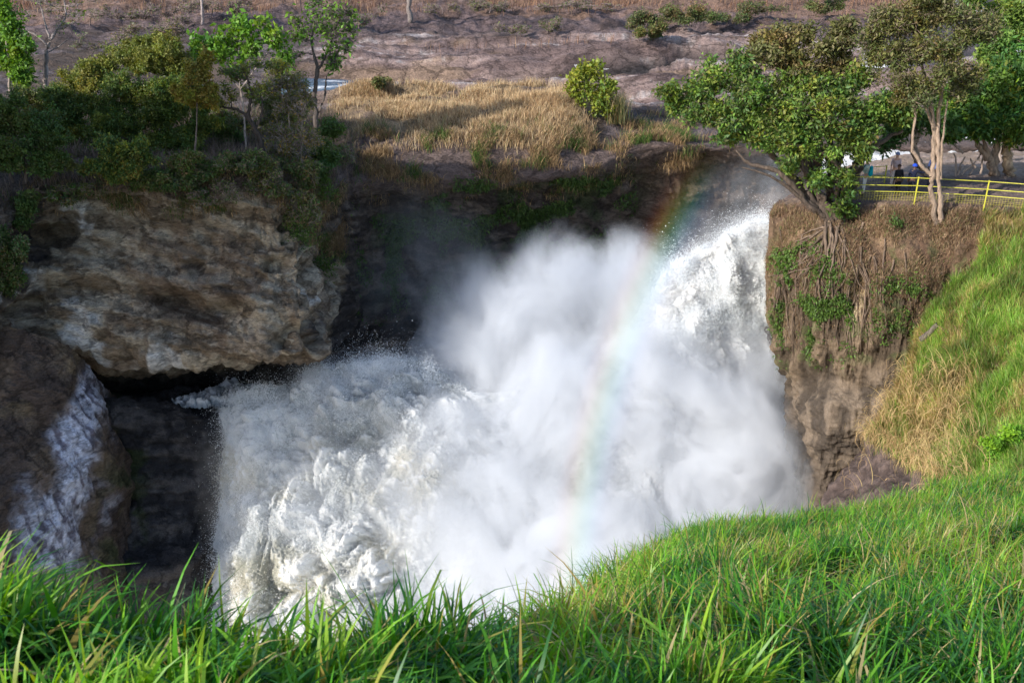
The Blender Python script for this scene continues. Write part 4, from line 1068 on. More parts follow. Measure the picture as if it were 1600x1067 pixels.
for x, y0, y1, r, lab, cc in [(316, 36, -30, .16, 'pale smooth pole-like trunk on the far hill', (.30, .25, .24)), (641, 32, -40, .30, 'grey dead-looking trunk on the far hill in the middle', (.20, .17, .16)), (470, 18, -30, .10, 'thin dark trunk on the far hill near the top', (.08, .06, .06))]:
    bb = ground(x, y0)
    plant('tree', lab, 'tree', bb, [[(x, y0 + 3, 0, r), (x - 1, (y0 + y1) / 2, 0, r * .85), (x - 5, y1, .2, r * .5)]],
          [(x - 6, y1 - 20, 40, 20, 0), (x + 15, y1 - 10, 40, 20, 0)], (3, .2, .5, [OLV], None), twigs=8, sub=2, twig_r=.015, bark=cc, group='bare trunks on the far hill')

# ---- straw mound
b = ground(925, 178)
plant('bush', 'round yellow-green bush at the right end of the straw mound', 'bush', b,
      [[(926, 185, 0, .07), (922, 150, .1, .05), (918, 120, .3, .035)], [(926, 180, 0, .05), (940, 150, .1, .03)]],
      [(905, 120, 22, 18, .3), (930, 115, 22, 18, .3), (945, 140, 18, 20, .1), (915, 145, 22, 18, 0), (935, 165, 20, 14, -.2), (898, 140, 14, 16, 0), (950, 170, 10, 10, -.2)],
      (13, .26, .6, [YGR, (.19, .26, .04), (.12, .18, .03)], [3, 2, 1]), twigs=18, sub=2, twig_r=.011, bark=PTW)

b = ground(962, 188)
pp = b + RNG.normal(size=(900, 3)) * [.35, .35, .05]
root = empty('reed_clump', b); tag(root, 'slim upright grey-green reed clump beside the yellow-green bush', 'reeds')
blades('stalks', pp, RNG.uniform(1.2, 2.6, 900), .04, RNG.uniform(.1, .5, 900), pal(900, [(.10, .13, .05), (.16, .16, .08), STR], [3, 2, 1]), M_GRASS, 3, parent=root)
for q in root.children: q.data.transform(Matrix.Identity(4))

mnd = lambda s: np.clip(sstep(505, 560, s.px) * sstep(935, 890, s.px) * sstep(120, 135, s.py) * sstep(245, 200, s.py) * (s.d > 55) * (s.P[..., 1] < 78) * np.clip(.55 + 1.5 * fbm(s.P * .3, 3), .02, 2), 0, None)
p, n, qx, qy = far.scatter(42000, mnd)
hh = RNG.uniform(.28, .8, len(p)) * np.interp(qx, [500, 640, 760, 900], [.6, .9, 1., 1.3])
o = blades('straw_grass', p, hh, .035, RNG.uniform(.2, 1.1, len(p)), pal(len(p), [(.55, .40, .23), (.46, .32, .18), (.62, .50, .32), (.34, .23, .14), (.18, .18, .06)], [4, 3, 2, 2, .4]), M_STRAW, 3, tip=.3)
tag(o, 'dry straw grass covering the mound above the gorge', 'grass', kind='stuff')
# mixed dry grass and green tufts on the front of the mound and rim
def rimd(s):
    a = sstep(190, 225, s.py) * sstep(330, 285, s.py) * sstep(545, 590, s.px) * sstep(1010, 900, s.px)
    b_ = np.exp(-((s.px - 1040) / 45.) ** 2 - ((s.py - 215) / 22.) ** 2) * 2.
    c_ = sstep(470, 500, s.px) * sstep(545, 520, s.px) * sstep(280, 300, s.py) * sstep(420, 380, s.py) * 1.5
    d_ = sstep(980, 1030, s.px) * sstep(1110, 1080, s.px) * sstep(225, 235, s.py) * sstep(275, 255, s.py)
    e_ = sstep(20, 80, s.px) * sstep(520, 480, s.px) * sstep(262, 285, s.py) * sstep(350, 310, s.py) * .8
    return (a + b_ + c_ + d_ + e_) * np.clip(.2 + 2.2 * fbm(s.P * .45 + 3, 3), .0, 2) + 1e-9
p, n, qx, qy = far.scatter(34000, rimd)
gz = fbm(p * .5 + 17, 3) + .25 * RNG.normal(size=len(p))
cc = np.where((gz > .28)[:, None], pal(len(p), [DKG, MID, (.09, .15, .03)], [2, 2, 1]), pal(len(p), [(.30, .20, .11), (.20, .14, .08), STR, TAN], [2, 2, 1, 2]))
hang = n * .5 + np.array([0, -.4, 0])
o = blades('rim_grass', p, RNG.uniform(.3, .9, len(p)), .04, RNG.uniform(.5, 2.6, len(p)), cc, M_STRAW, 4, lean=hang)
tag(o, 'dry and green tufts of grass hanging along the gorge rim', 'grass', kind='stuff')
p, n, qx, qy = far.scatter(20000, lambda s: sstep(545, 600, s.px) * sstep(1000, 940, s.px) * sstep(270, 290, s.py) * sstep(520, 380, s.py) * np.clip(3 * fbm(s.P * .35 + 8, 3), 0, 2) + 1e-9)
a = Acc(); leaves(a, p + n * .1, .25, .4, pal(len(p), [DKG, MID], [3, 1]), droop=.5); o = a.build('wall_moss_plants', M_LEAF)
tag(o, 'dark green plants clinging to the shaded gorge wall', 'ground cover', kind='stuff')
# far bank dry grass
p, n, qx, qy = far.scatter(26000, lambda s: (s.P[..., 1] > 93) * (s.py > -40) * (sstep(26, 8, s.py + 6 * f_hill(s)) + .8 * np.exp(-((s.py - np.interp(s.px, [600, 700, 860], [82, 78, 68])) / 4.) ** 2) * sstep(600, 650, s.px) * sstep(1000, 860, s.px)) * np.clip(.4 + 2 * fbm(s.P * .15 + 5, 3), 0, 2) + 1e-12) if False else far.scatter(26000, lambda s: (s.P[..., 1] > 93) * (s.py > -40) * (sstep(30, 8, s.py) + .8 * np.exp(-((s.py - np.interp(s.px, [600, 700, 860], [82, 78, 68])) / 4.) ** 2) * sstep(600, 650, s.px) * sstep(1000, 860, s.px)) * np.clip(.4 + 2 * fbm(s.P * .15 + 5, 3), 0, 2) + 1e-12)
o = blades('far_dry_grass', p, RNG.uniform(.5, 1.3, len(p)), .07, RNG.uniform(.2, .9, len(p)), pal(len(p), [(.26, .15, .095), (.19, .115, .085), (.34, .23, .14), (.11, .08, .075)], [3, 3, 1, 2]), M_STRAW, 3)
tag(o, 'reddish dry grass on the far hillside', 'grass', kind='stuff')

# ---- headland trees
b = head.at(1285, 335)
fig = plant('fig_tree', 'broad leaning fig tree with many fused stems on the headland corner', 'tree', b,
      [[(1297, 345, -.3, .30), (1268, 312, -.2, .25), (1240, 280, 0, .19), (1205, 240, .3, .14), (1165, 205, .5, .13), (1120, 190, .8, .08)],
       [(1290, 340, -.2, .26), (1270, 290, .2, .27), (1262, 245, .4, .2), (1235, 200, .6, .14), (1195, 165, .8, .09)],
       [(1300, 345, 0, .28), (1296, 295, .3, .21), (1300, 250, .5, .2), (1290, 205, .8, .14), (1280, 150, 1.1, .09)],
       [(1312, 340, .1, .28), (1322, 290, .2, .21), (1338, 255, .2, .2), (1372, 225, .3, .14), (1410, 205, .4, .08)],
       [(1276, 330, -.4, .2), (1245, 300, -.8, .16), (1215, 268, -1., .12), (1170, 255, -1., .08), (1150, 235, -1., .05)],
       [(1318, 330, -.2, .2), (1315, 270, -.7, .15), (1275, 235, -1.2, .1), (1230, 225, -1.6, .06)],
       [(1296, 300, .3, .2), (1318, 235, .2, .14), (1345, 190, .2, .09)],
       [(1306, 345, -.3, .2), (1285, 310, -.5, .17), (1255, 262, -.7, .13), (1250, 215, -.8, .09), (1225, 180, -.8, .06)],
       [(1316, 338, -.4, .16), (1308, 300, -.6, .13), (1312, 255, -.7, .1), (1330, 215, -.7, .07)],
       [(1288, 338, -.5, .14), (1262, 320, -.8, .11), (1228, 290, -1., .08), (1190, 270, -1.2, .05), (1160, 262, -1.2, .035)],
       [(1310, 340, .3, .22), (1330, 300, .4, .16), (1350, 250, .5, .12), (1365, 205, .5, .08)]],
      [(1062, 158, 30, 26, .8), (1110, 140, 40, 34, .8), (1160, 118, 36, 32, 1.), (1105, 175, 46, 26, .2), (1155, 165, 46, 34, 0), (1205, 150, 46, 36, .2), (1210, 185, 46, 28, -.8), (1150, 195, 36, 20, -.4),
       (1255, 180, 46, 34, -.8), (1300, 180, 46, 32, -.8), (1345, 175, 46, 30, -.6), (1385, 165, 38, 28, -.2), (1270, 145, 48, 32, .4), (1320, 140, 46, 34, .4), (1245, 110, 46, 30, 1.2, .85, [(.16, .16, .05), (.20, .19, .07), (.10, .12, .035), (.20, .15, .09)]), (1290, 95, 46, 32, 1.5, .85, [(.16, .16, .05), (.20, .19, .07), (.10, .12, .035), (.20, .15, .09)]), (1335, 105, 40, 32, 1.4, .85, [(.16, .16, .05), (.20, .19, .07), (.10, .12, .035), (.20, .15, .09)]),
       (1210, 90, 40, 26, 1.6, .85, [(.16, .16, .05), (.20, .19, .07), (.10, .12, .035), (.20, .15, .09)]), (1255, 65, 44, 26, 2., .85, [(.16, .16, .05), (.20, .19, .07), (.10, .12, .035), (.20, .15, .09)]), (1310, 58, 38, 24, 2., .85, [(.16, .16, .05), (.20, .19, .07), (.10, .12, .035), (.20, .15, .09)]), (1195, 62, 24, 14, 2., .85, [(.16, .16, .05), (.20, .19, .07), (.10, .12, .035), (.20, .15, .09)]), (1285, 205, 40, 16, -1.), (1345, 200, 36, 16, -.8), (1400, 185, 30, 24, 0), (1240, 208, 34, 14, -1.2), (1298, 262, 12, 22, -1., .08), (1225, 232, 24, 18, -1., .35, None, .018), (1265, 240, 28, 20, -1.2, .35, None, .018), (1302, 238, 28, 22, -1., .35, None, .018), (1335, 235, 24, 18, -.8, .35, None, .018), (1272, 278, 22, 20, -1.2, .3, None, .018), (1188, 222, 26, 14, -.8, .35, None, .018), (1320, 275, 14, 18, -1., .3, None, .018), (1240, 262, 20, 16, -1.2, .25, None, .018), (1140, 212, 22, 12, -.3, .4)],
      (30, .205, .42, [(.17, .28, .04), (.09, .17, .045), (.055, .10, .03), (.23, .26, .05), (.17, .13, .06)], [3, 4, 3, 2, .8]), twigs=34, sub=4, twig_r=.014, bark=(.105, .08, .065), twigcol=(.15, .12, .10), reach=1.)
b = head.at(1462, 345)
plant('tree', 'tall twin-stemmed brown tree with a fine olive twiggy crown by the fence', 'tree', b,
      [[(1462, 350, 0, .17), (1456, 300, 0, .125), (1457, 270, 0, .115), (1460, 210, .1, .12), (1452, 150, .1, .09), (1440, 100, .2, .06), (1430, 50, .3, .04)],
       [(1468, 350, 0, .15), (1469, 310, -.1, .11), (1467, 270, -.1, .10), (1465, 215, 0, .1), (1470, 150, .1, .08), (1490, 100, .2, .05), (1500, 50, .3, .03)],
       [(1455, 275, 0, .1), (1438, 255, .1, .09), (1425, 225, .3, .08), (1430, 180, .3, .06), (1410, 140, .4, .04)],
       [(1470, 280, -.1, .06), (1474, 210, -.2, .05), (1480, 160, -.1, .04), (1515, 120, 0, .03)],
       [(1462, 220, .1, .08), (1448, 170, 0, .06), (1420, 120, .2, .04), (1395, 90, .3, .03)]],
      [(1425, 30, 50, 34, .4), (1475, 25, 50, 36, .4), (1380, 55, 42, 34, .4), (1520, 60, 36, 40, .4), (1440, 75, 48, 36, -.3), (1490, 85, 44, 40, -.2), (1400, 100, 44, 34, 0, .8), (1455, 130, 50, 34, -.5, .8), (1415, 145, 36, 28, -.2, .7), (1505, 130, 34, 30, -.1, .7), (1460, -5, 50, 20, .6), (1365, 85, 30, 22, .5, .6)],
      (22, .16, .4, [(.125, .14, .04), (.095, .12, .035), (.17, .17, .06), (.20, .16, .09)], [3, 2, 2, 1.5]), twigs=50, sub=5, twig_r=.011, bark=(.26, .195, .15), twigcol=(.27, .205, .165), reach=1.)
GR = 'leafy trees at the back of the viewpoint'
b = head.at(1548, 272)
plant('tree', 'leafy tree with pale forked trunk and large bright rosettes behind the fence at right', 'tree', b,
      [[(1552, 275, 0, .3), (1546, 250, 0, .24), (1528, 225, 0, .16), (1510, 195, 0, .1), (1480, 190, -.4, .06)], [(1552, 272, 0, .26), (1556, 240, .1, .2), (1560, 200, .2, .14), (1570, 150, .2, .08)], [(1548, 252, 0, .14), (1535, 215, -.3, .1), (1515, 180, -.5, .06)]],
      [(1500, 150, 34, 26, -.6), (1540, 140, 38, 30, -.4), (1580, 135, 36, 32, -.2), (1520, 175, 36, 24, -.8), (1565, 175, 40, 26, -.8), (1600, 165, 34, 30, -.4), (1485, 180, 24, 18, -.8), (1545, 200, 38, 18, -.9), (1590, 205, 32, 22, -.8), (1500, 205, 26, 14, -.8)],
      (44, .28, .36, [BRT, (.085, .18, .04), (.055, .11, .03), YGR], [2, 3, 3, .6]), twigs=28, sub=3, twig_r=.013, bark=(.28, .205, .15), group=GR)
b = head.at(1578, 272)
plant('tree', 'leafy tree with thick mossy tan trunk at the right frame edge', 'tree', b,
      [[(1580, 274, 0, .3), (1573, 245, 0, .26), (1572, 215, .1, .2), (1585, 170, .2, .12)], [(1574, 225, 0, .14), (1600, 200, .2, .1), (1640, 170, .4, .06)]],
      [(1610, 130, 40, 36, .4), (1640, 170, 46, 40, .2), (1610, 215, 34, 26, -.5), (1640, 90, 46, 36, .8)],
      (44, .28, .36, [BRT, (.085, .18, .04), (.055, .11, .03)], [2, 3, 3]), twigs=28, sub=3, twig_r=.013, bark=(.33, .24, .16), group=GR)
b = rapid.at(1560, 215); b = W(1565, 255, 62)
plant('tree', 'tall fresh green feathery tree rising behind at the upper right corner', 'tree', b,
      [[(1565, 258, 0, .25), (1560, 180, .3, .2), (1555, 110, .6, .14), (1560, 40, 1., .08)], [(1558, 140, .4, .1), (1590, 70, .9, .06)]],
      [(1545, 30, 36, 26, 1.), (1580, 15, 40, 30, 1.2), (1540, 65, 34, 26, .6), (1575, 60, 34, 26, .8), (1605, 45, 28, 26, 1.), (1550, 95, 34, 22, .4), (1530, 5, 30, 18, 1.), (1590, 95, 26, 20, .4)],
      (34, .24, .36, [(.16, .26, .05), (.10, .19, .05), (.21, .26, .06)], [3, 2, 1]), twigs=28, sub=3, twig_r=.013, bark=PTW, group=GR)
b = head.at(1447, 290); b = W(1450, 283, 53)
plant('tree', 'slanting pale trunk tree behind the twin-stemmed tree', 'tree', b,
      [[(1458, 283, 0, .16), (1438, 262, .2, .2), (1428, 232, .4, .22), (1428, 205, .5, .18), (1410, 175, .6, .1)], [(1430, 225, .4, .14), (1445, 190, .5, .08)]],
      [(1400, 205, 30, 16, .4), (1430, 190, 34, 18, .6), (1460, 195, 30, 16, .4), (1385, 225, 14, 12, -.2, .5)],
      (30, .25, .4, [(.075, .15, .04), (.05, .10, .03)], None), twigs=14, sub=3, twig_r=.012, bark=(.25, .185, .14), group=GR)
# bare suckers on the back terrace
a = Acc()
for x0, y0, x1, y1 in [(1494, 276, 1490, 240), (1496, 274, 1508, 245), (1500, 276, 1525, 252), (1515, 274, 1524, 262), (1524, 262, 1516, 248), (1532, 272, 1536, 240), (1505, 240, 1490, 225), (1528, 250, 1540, 225)]:
    a.tube(wob(W(x0, y0, 55), W(x1, y1, 55.2), 7, .08), np.linspace(.07, .04, 7), (.33, .25, .20), 6)
root = empty('dead_branch', W(1505, 276, 55)); tag(root, 'bare crooked dead branches standing on the back terrace', 'branch'); a.build('limb', M_BARK, root)

# ---- roots, ferns and dry litter on the headland
a = Acc()
def strand(x, y, x1, y1, r, n=14, jit=4., off=.12):
    xs = np.linspace(x, x1, n) + np.cumsum(RNG.normal(size=n)) * jit * .5; ys = np.linspace(y, y1, n)
    pts = np.array([head.at(u, v) for u, v in zip(xs, ys)])
    pts[1:-1] = (pts[:-2] + pts[1:-1] * 2 + pts[2:]) / 4
    pts += np.array([-.3, -.8, .1]) * off
    a.tube(pts, np.linspace(r, r * .35, n) * (1 + .15 * RNG.normal(size=n)), np.array([.13, .095, .072]) * RNG.uniform(.6, 1.5), 5)
for k in range(10):
    strand(RNG.normal(1292, 16), RNG.uniform(335, 350), RNG.normal(1306, 26), RNG.uniform(400, 560), RNG.uniform(.035, .09), 16, 4.5, .15)
for k in range(52):
    x = RNG.uniform(1212, 1345); y = RNG.uniform(350, 470)
    strand(x, y, x + RNG.normal(0, 10), min(y + RNG.uniform(60, 150), 620), RNG.uniform(.015, .038), 12, 4.5, .1)
for k in range(18):
    x = RNG.uniform(1262, 1290); y = RNG.uniform(345, 420)
    strand(x, y, x - RNG.uniform(25, 70), y + RNG.uniform(10, 70), RNG.uniform(.03, .06), 10, 3., .15)
for k in range(14):
    x = RNG.uniform(1340, 1420); y = RNG.uniform(370, 440)
    strand(x, y, x + RNG.normal(0, 14), y + RNG.uniform(40, 130), RNG.uniform(.02, .045), 10, 3., .12)
strand(1323, 320, 1345, 345, .09, 8, 2, .1); strand(1345, 345, 1330, 372, .06, 8, 2, .1)
V = np.concatenate(a.V); o = mesh('hanging_roots', V, np.concatenate(a.F), 4, M_BARK, fig, np.concatenate(a.C))
hd = lambda s: (sstep(1202, 1215, s.px) * sstep(1350, 1320, s.px) * sstep(370, 400, s.py) * sstep(580, 500, s.py) * np.clip(3.2 * fbm(s.P * .8 + 12, 3), 0, 2)
                + sstep(1340, 1400, s.px) * sstep(1480, 1440, s.px) * sstep(420, 450, s.py) * sstep(540, 510, s.py) * np.clip(2 * fbm(s.P * .8 + 2, 3), 0, 2) * .8) + 1e-10
p, n, qx, qy = head.scatter(15000, hd)
a = Acc(); leaves(a, p + n * .16, .19, .34, pal(len(p), [MID, (.10, .18, .03), DKG], [3, 2, 1]), droop=.6); o = a.build('cliff_ferns', M_LEAF)
tag(o, 'green ferns growing among the roots on the headland face', 'ferns', kind='stuff')
p, n, qx, qy = head.scatter(46000, lambda s: (s.d < 56) * sstep(1196, 1199, s.px) * sstep(318, 340, s.py) * sstep(560, 420, s.py) * np.clip(.6 + 1.6 * fbm(s.P * .5, 3), .03, 2) + 1e-10)
o = blades('dry_litter', p, RNG.uniform(.12, .38, len(p)), .03, RNG.uniform(.6, 2.8, len(p)), pal(len(p), [(.22, .14, .085), (.29, .20, .12), (.13, .085, .055), (.38, .29, .18), (.13, .15, .05)], [4, 3, 3, 1.2, 1.2]), M_STRAW, 3, lean=n * .5 + np.array([0, 0, 0]))
tag(o, 'brown dead grass and litter on the brow of the headland', 'grass', kind='stuff')
b = head.at(1400, 350); a = Acc(); leaves(a, b + RNG.normal(size=(220, 3)) * [.2, .2, .16] + [0, -.1, .2], .18, .4, pal(220, [DKG, MID]))
root = empty('plant', b); tag(root, 'single small dark green plant on the brown brow of the headland', 'plant'); a.build('leaves', M_LEAF, root)
b = head.at(1365, 300); 
plant('shrub', 'leafy climber shrub at the foot of the fig stems', 'shrub', head.at(1318, 330), [[(1318, 335, -.2, .05), (1322, 310, -.5, .04), (1318, 285, -.6, .03)]],
      [(1324, 310, 15, 16, -.8), (1308, 326, 16, 10, -.8), (1330, 328, 12, 9, -.6)], (12, .2, .45, [(.08, .15, .03), DKG, (.14, .2, .03)], [3, 2, 1]), twigs=14, twig_r=.009)

# ---- grass of the right slope
def sg(s):
    d = (1 - s.slab) * sstep(1250, 1290, s.px) * sstep(1680, 1640, s.px)
    return d + 1e-9
p, n, qx, qy = slope.scatter(110000, sg)
dry = fbm(p * .35 + 3, 3) + np.interp(qy, [330, 480, 560, 640, 740], [-.25, -.15, .0, .10, .05]) + np.interp(qx - np.interp(qy, [340, 500, 640, 790], [1546, 1455, 1385, 1285]), [0, 60, 160, 260], [.14, .10, -.1, -.35])
isd = dry + .34 * RNG.normal(size=len(p)) > .22
cl2 = np.clip(1 + .9 * fbm(p * .8 + 4, 3), .45, 1.4)[:, None]
cc = cl2 * np.where(isd[:, None], pal(len(p), [(.36, .29, .10), STR, (.27, .20, .08), (.20, .24, .05)], [3, 2, 2, 2]), pal(len(p), [(.16, .30, .04), (.10, .22, .028), (.23, .33, .06), (.31, .33, .09)], [4, 3, 2, 1.3]))
near = np.interp(p[:, 1], [22, 44], [1.1, .8])
o = blades('slope_grass', p, RNG.uniform(.25, .75, len(p)) * near * (1 + .5 * fbm(p * .7 + 8, 2)), RNG.uniform(.015, .035, len(p)), RNG.uniform(.3, 1.7, len(p)), cc, M_GRASS, 4, lean=n * .6 + np.array([-.2, -.2, 0]), tip=.3)
tag(o, 'green and straw coloured grass on the steep right slope', 'grass', kind='stuff')
# long dead straw trailing over the rock slab
p, n, qx, qy = slope.scatter(2600, lambda s: np.exp(-((s.slab - .35) / .3) ** 2) * sstep(1290, 1330, s.px) * sstep(1560, 1480, s.px) * sstep(560, 600, s.py) * sstep(800, 770, s.py) + 1e-9)
o = blades('dead_straw', p + n * .1, RNG.uniform(.6, 1.6, len(p)), .03, RNG.uniform(1.2, 3.0, len(p)), pal(len(p), [STR, (.48, .38, .18), (.30, .21, .10)], [3, 2, 2]), M_STRAW, 6, lean=n * .9 + np.array([-.6, -.4, 0]))
tag(o, 'dead straw trailing down over the purple rock slab', 'grass', kind='stuff')
b = slope.at(1575, 715)
plant('bush', 'bright light-green leafy bush low on the right grassy slope', 'bush', b,
      [[(1572, 745, 0, .03), (1572, 720, 0, .025), (1570, 695, 0, .02)]],
      [(1560, 700, 22, 20, 0), (1590, 705, 24, 24, 0), (1570, 728, 26, 18, -.3), (1600, 740, 24, 20, -.4), (1585, 680, 18, 14, .2)],
      (30, .11, .5, [(.16, .34, .03), (.20, .38, .03), (.09, .2, .03)], [3, 2, 1]), twigs=16, sub=2, twig_r=.006, bark=(.1, .12, .04))
a = Acc()
a.tube(wob(slope.at(1432, 535) + [0, -.2, .25], slope.at(1458, 512) + [0, -.2, .3], 7, .05), np.linspace(.16, .12, 7), (.12, .10, .085), 7)
root = empty('dead_log', slope.at(1445, 525)); tag(root, 'grey dead log lying at the grass edge of the headland', 'log'); a.build('log', M_BARK, root)

# ---- foreground grass
def fg(s):
    Yq = s.P[..., 1]
    return np.clip(.45 + 1.7 * fbm(s.P * np.interp(Yq, [3, 8], [2.2, 1.1])[..., None], 3), .06, 2) * np.interp(Yq, [1.0, 1.5, 3.2, 5, 10, 26], [0, 4.6, 4.4, 1.9, .75, .4]) * (s.px > -260) * (s.px < 1850)
p, n, qx, qy = fore.scatter(190000, fg)
gz = fbm(p * .7 + 3, 3)
nearf = np.interp(p[:, 1], [2, 4, 8, 20], [1., 1., .85, .75])
k = RNG.random(len(p))
cl = fbm(p * np.interp(p[:, 1], [2, 10], [1.6, .8])[:, None] + 31, 3) + .2 * RNG.normal(size=len(p))
cc = np.where((cl > .1)[:, None], pal(len(p), [(.16, .36, .025), (.12, .31, .022), (.24, .39, .04)], None, .3), pal(len(p), [(.055, .20, .018), (.03, .12, .028), (.085, .27, .02)], None, .35))
cc = np.where((k < .10 + np.clip(.16 + .5 * gz, 0, .5) * np.interp(p[:, 1], [3., 6], [.15, 1]))[:, None], pal(len(p), [(.30, .30, .06), (.32, .25, .07), (.42, .34, .17), (.24, .30, .05)]), cc)
tall = RNG.random(len(p)) < .035
h = np.where(tall, RNG.uniform(.48, .70, len(p)), RNG.uniform(.20, .52, len(p))) * np.interp(p[:, 1], [2, 4, 6, 9, 20], [.9, .95, .92, .95, 1.]) * (1 + .45 * fbm(p * .9 + 60, 3))
wd = RNG.uniform(.008, .021, len(p)) * np.interp(p[:, 1], [2, 3.2, 4.5, 8, 20], [1.9, 1.9, 1.3, 1.15, 1.5])
o = blades('foreground_grass', p, h, wd, np.where(RNG.random(len(p)) < .3, RNG.uniform(1.5, 2.9, len(p)), RNG.uniform(.1, 1.4, len(p))) * np.where(tall, .6, 1), cc, M_GRASS, 6, lean=np.stack([np.interp(qx, [500, 900], [.45, .08]), np.full(len(p), .1), np.zeros(len(p))], 1), tip=.16)
tag(o, 'tall lush green grass in the foreground', 'grass', kind='stuff')

# ================================================================== FENCES
M_YEL = plain('yellow_paint', (.44, .42, .05), .5, 0, .18, 9.)
M_WIRE = plain('yellow_wire', (.42, .38, .05), .6, 0, .2, 12.)
def rod(bm, a, b, r, k=8):
    a = Vector(a); b = Vector(b); d = b - a
    m_ = Matrix.Translation((a + b) / 2) @ d.to_track_quat('Z', 'Y').to_matrix().to_4x4()
    bmesh.ops.create_cone(bm, cap_ends=True, segments=k, radius1=r, radius2=r, depth=d.length, matrix=m_)
def bm_obj(name, bm, m, parent):
    me = bpy.data.meshes.new(name); bm.to_mesh(me); bm.free()
    return link(name, me, m, parent)
def fence(label, posts, H, rails, rail_r=.020, meshtop=.5, post_vis=None):
    """posts: list of 3D feet"""
    root = empty('fence', posts[0]); tag(root, label, 'fence', 'yellow railings of the viewpoint')
    for i, q in enumerate(posts):
        bm = bmesh.new(); rod(bm, q - np.array([0, 0, .3]), q + np.array([0, 0, H]), .036, 10)
        rod(bm, q + np.array([0, 0, H]), q + np.array([0, 0, H + .02]), .042, 10); bm_obj('post', bm, M_YEL, root)
    for i in range(len(posts) - 1):
        for fr in rails:
            bm = bmesh.new(); rod(bm, posts[i] + [0, -.03, H * fr], posts[i + 1] + [0, -.03, H * fr], rail_r); bm_obj('rail', bm, M_YEL, root)
        bm = bmesh.new(); L = np.linalg.norm(posts[i + 1] - posts[i]); nn = int(L / .13)
        for k in range(1, nn):
            q = posts[i] + (posts[i + 1] - posts[i]) * k / nn; rod(bm, q + [0, -.05, .02], q + [0, -.05, H * meshtop], .0045, 4)
        for k in range(1, 5):
            z = H * meshtop * k / 5; rod(bm, posts[i] + [0, -.05, z], posts[i + 1] + [0, -.05, z], .0045, 4)
        bm_obj('wire_mesh', bm, M_WIRE, root)
    return root
def on(px_, py_): return head.at(px_, py_)
FP = [W(1322, 313, 47.9), W(1429, 315, 47.5), W(1538, 321, 46.8), W(1650, 331, 44.5)]
fence('yellow front railing with wire mesh along the brow of the headland', FP, 1.22, [.98, .66, .40], meshtop=.38)
BP = [W(1300, 293, 52.5), W(1381, 289, 52.3)]
fence('short yellow railing section at the back of the viewpoint beside the rapids', BP, 1.05, [.98, .5], meshtop=.9)
BP2 = [W(1383, 290, 52.2), W(1386, 289, 53.4)]

# ================================================================== PEOPLE
def skin(name, joints, edges, m, parent, lvl=1, root_i=0):
    me = bpy.data.meshes.new(name); me.from_pydata([tuple(j[:3]) for j in joints], edges, [])
    o = bpy.data.objects.new(name, me); COL.objects.link(o)
    md = o.modifiers.new('skin', 'SKIN'); md.use_smooth_shade = True
    lay = me.skin_vertices[0] if me.skin_vertices else None
    if lay is None:
        bpy.context.view_layer.objects.active = o; me.skin_vertices.new() if hasattr(me.skin_vertices, 'new') else None; lay = me.skin_vertices[0]
    for i, j in enumerate(joints):
        r = j[3]; ry = j[4] if len(j) > 4 else r
        lay.data[i].radius = (r, ry); lay.data[i].use_root = (i == root_i)
    sb = o.modifiers.new('sub', 'SUBSURF'); sb.levels = lvl; sb.render_levels = lvl
    dg = bpy.context.evaluated_depsgraph_get(); dg.update()
    m2 = bpy.data.meshes.new_from_object(o.evaluated_get(dg)); m2.name = name
    bpy.data.objects.remove(o)
    m2.materials.clear(); m2.polygons.foreach_set('use_smooth', np.ones(len(m2.polygons), bool))
    ob = bpy.data.objects.new(name, m2); COL.objects.link(ob); m2.materials.append(m); ob.parent = parent
    return ob

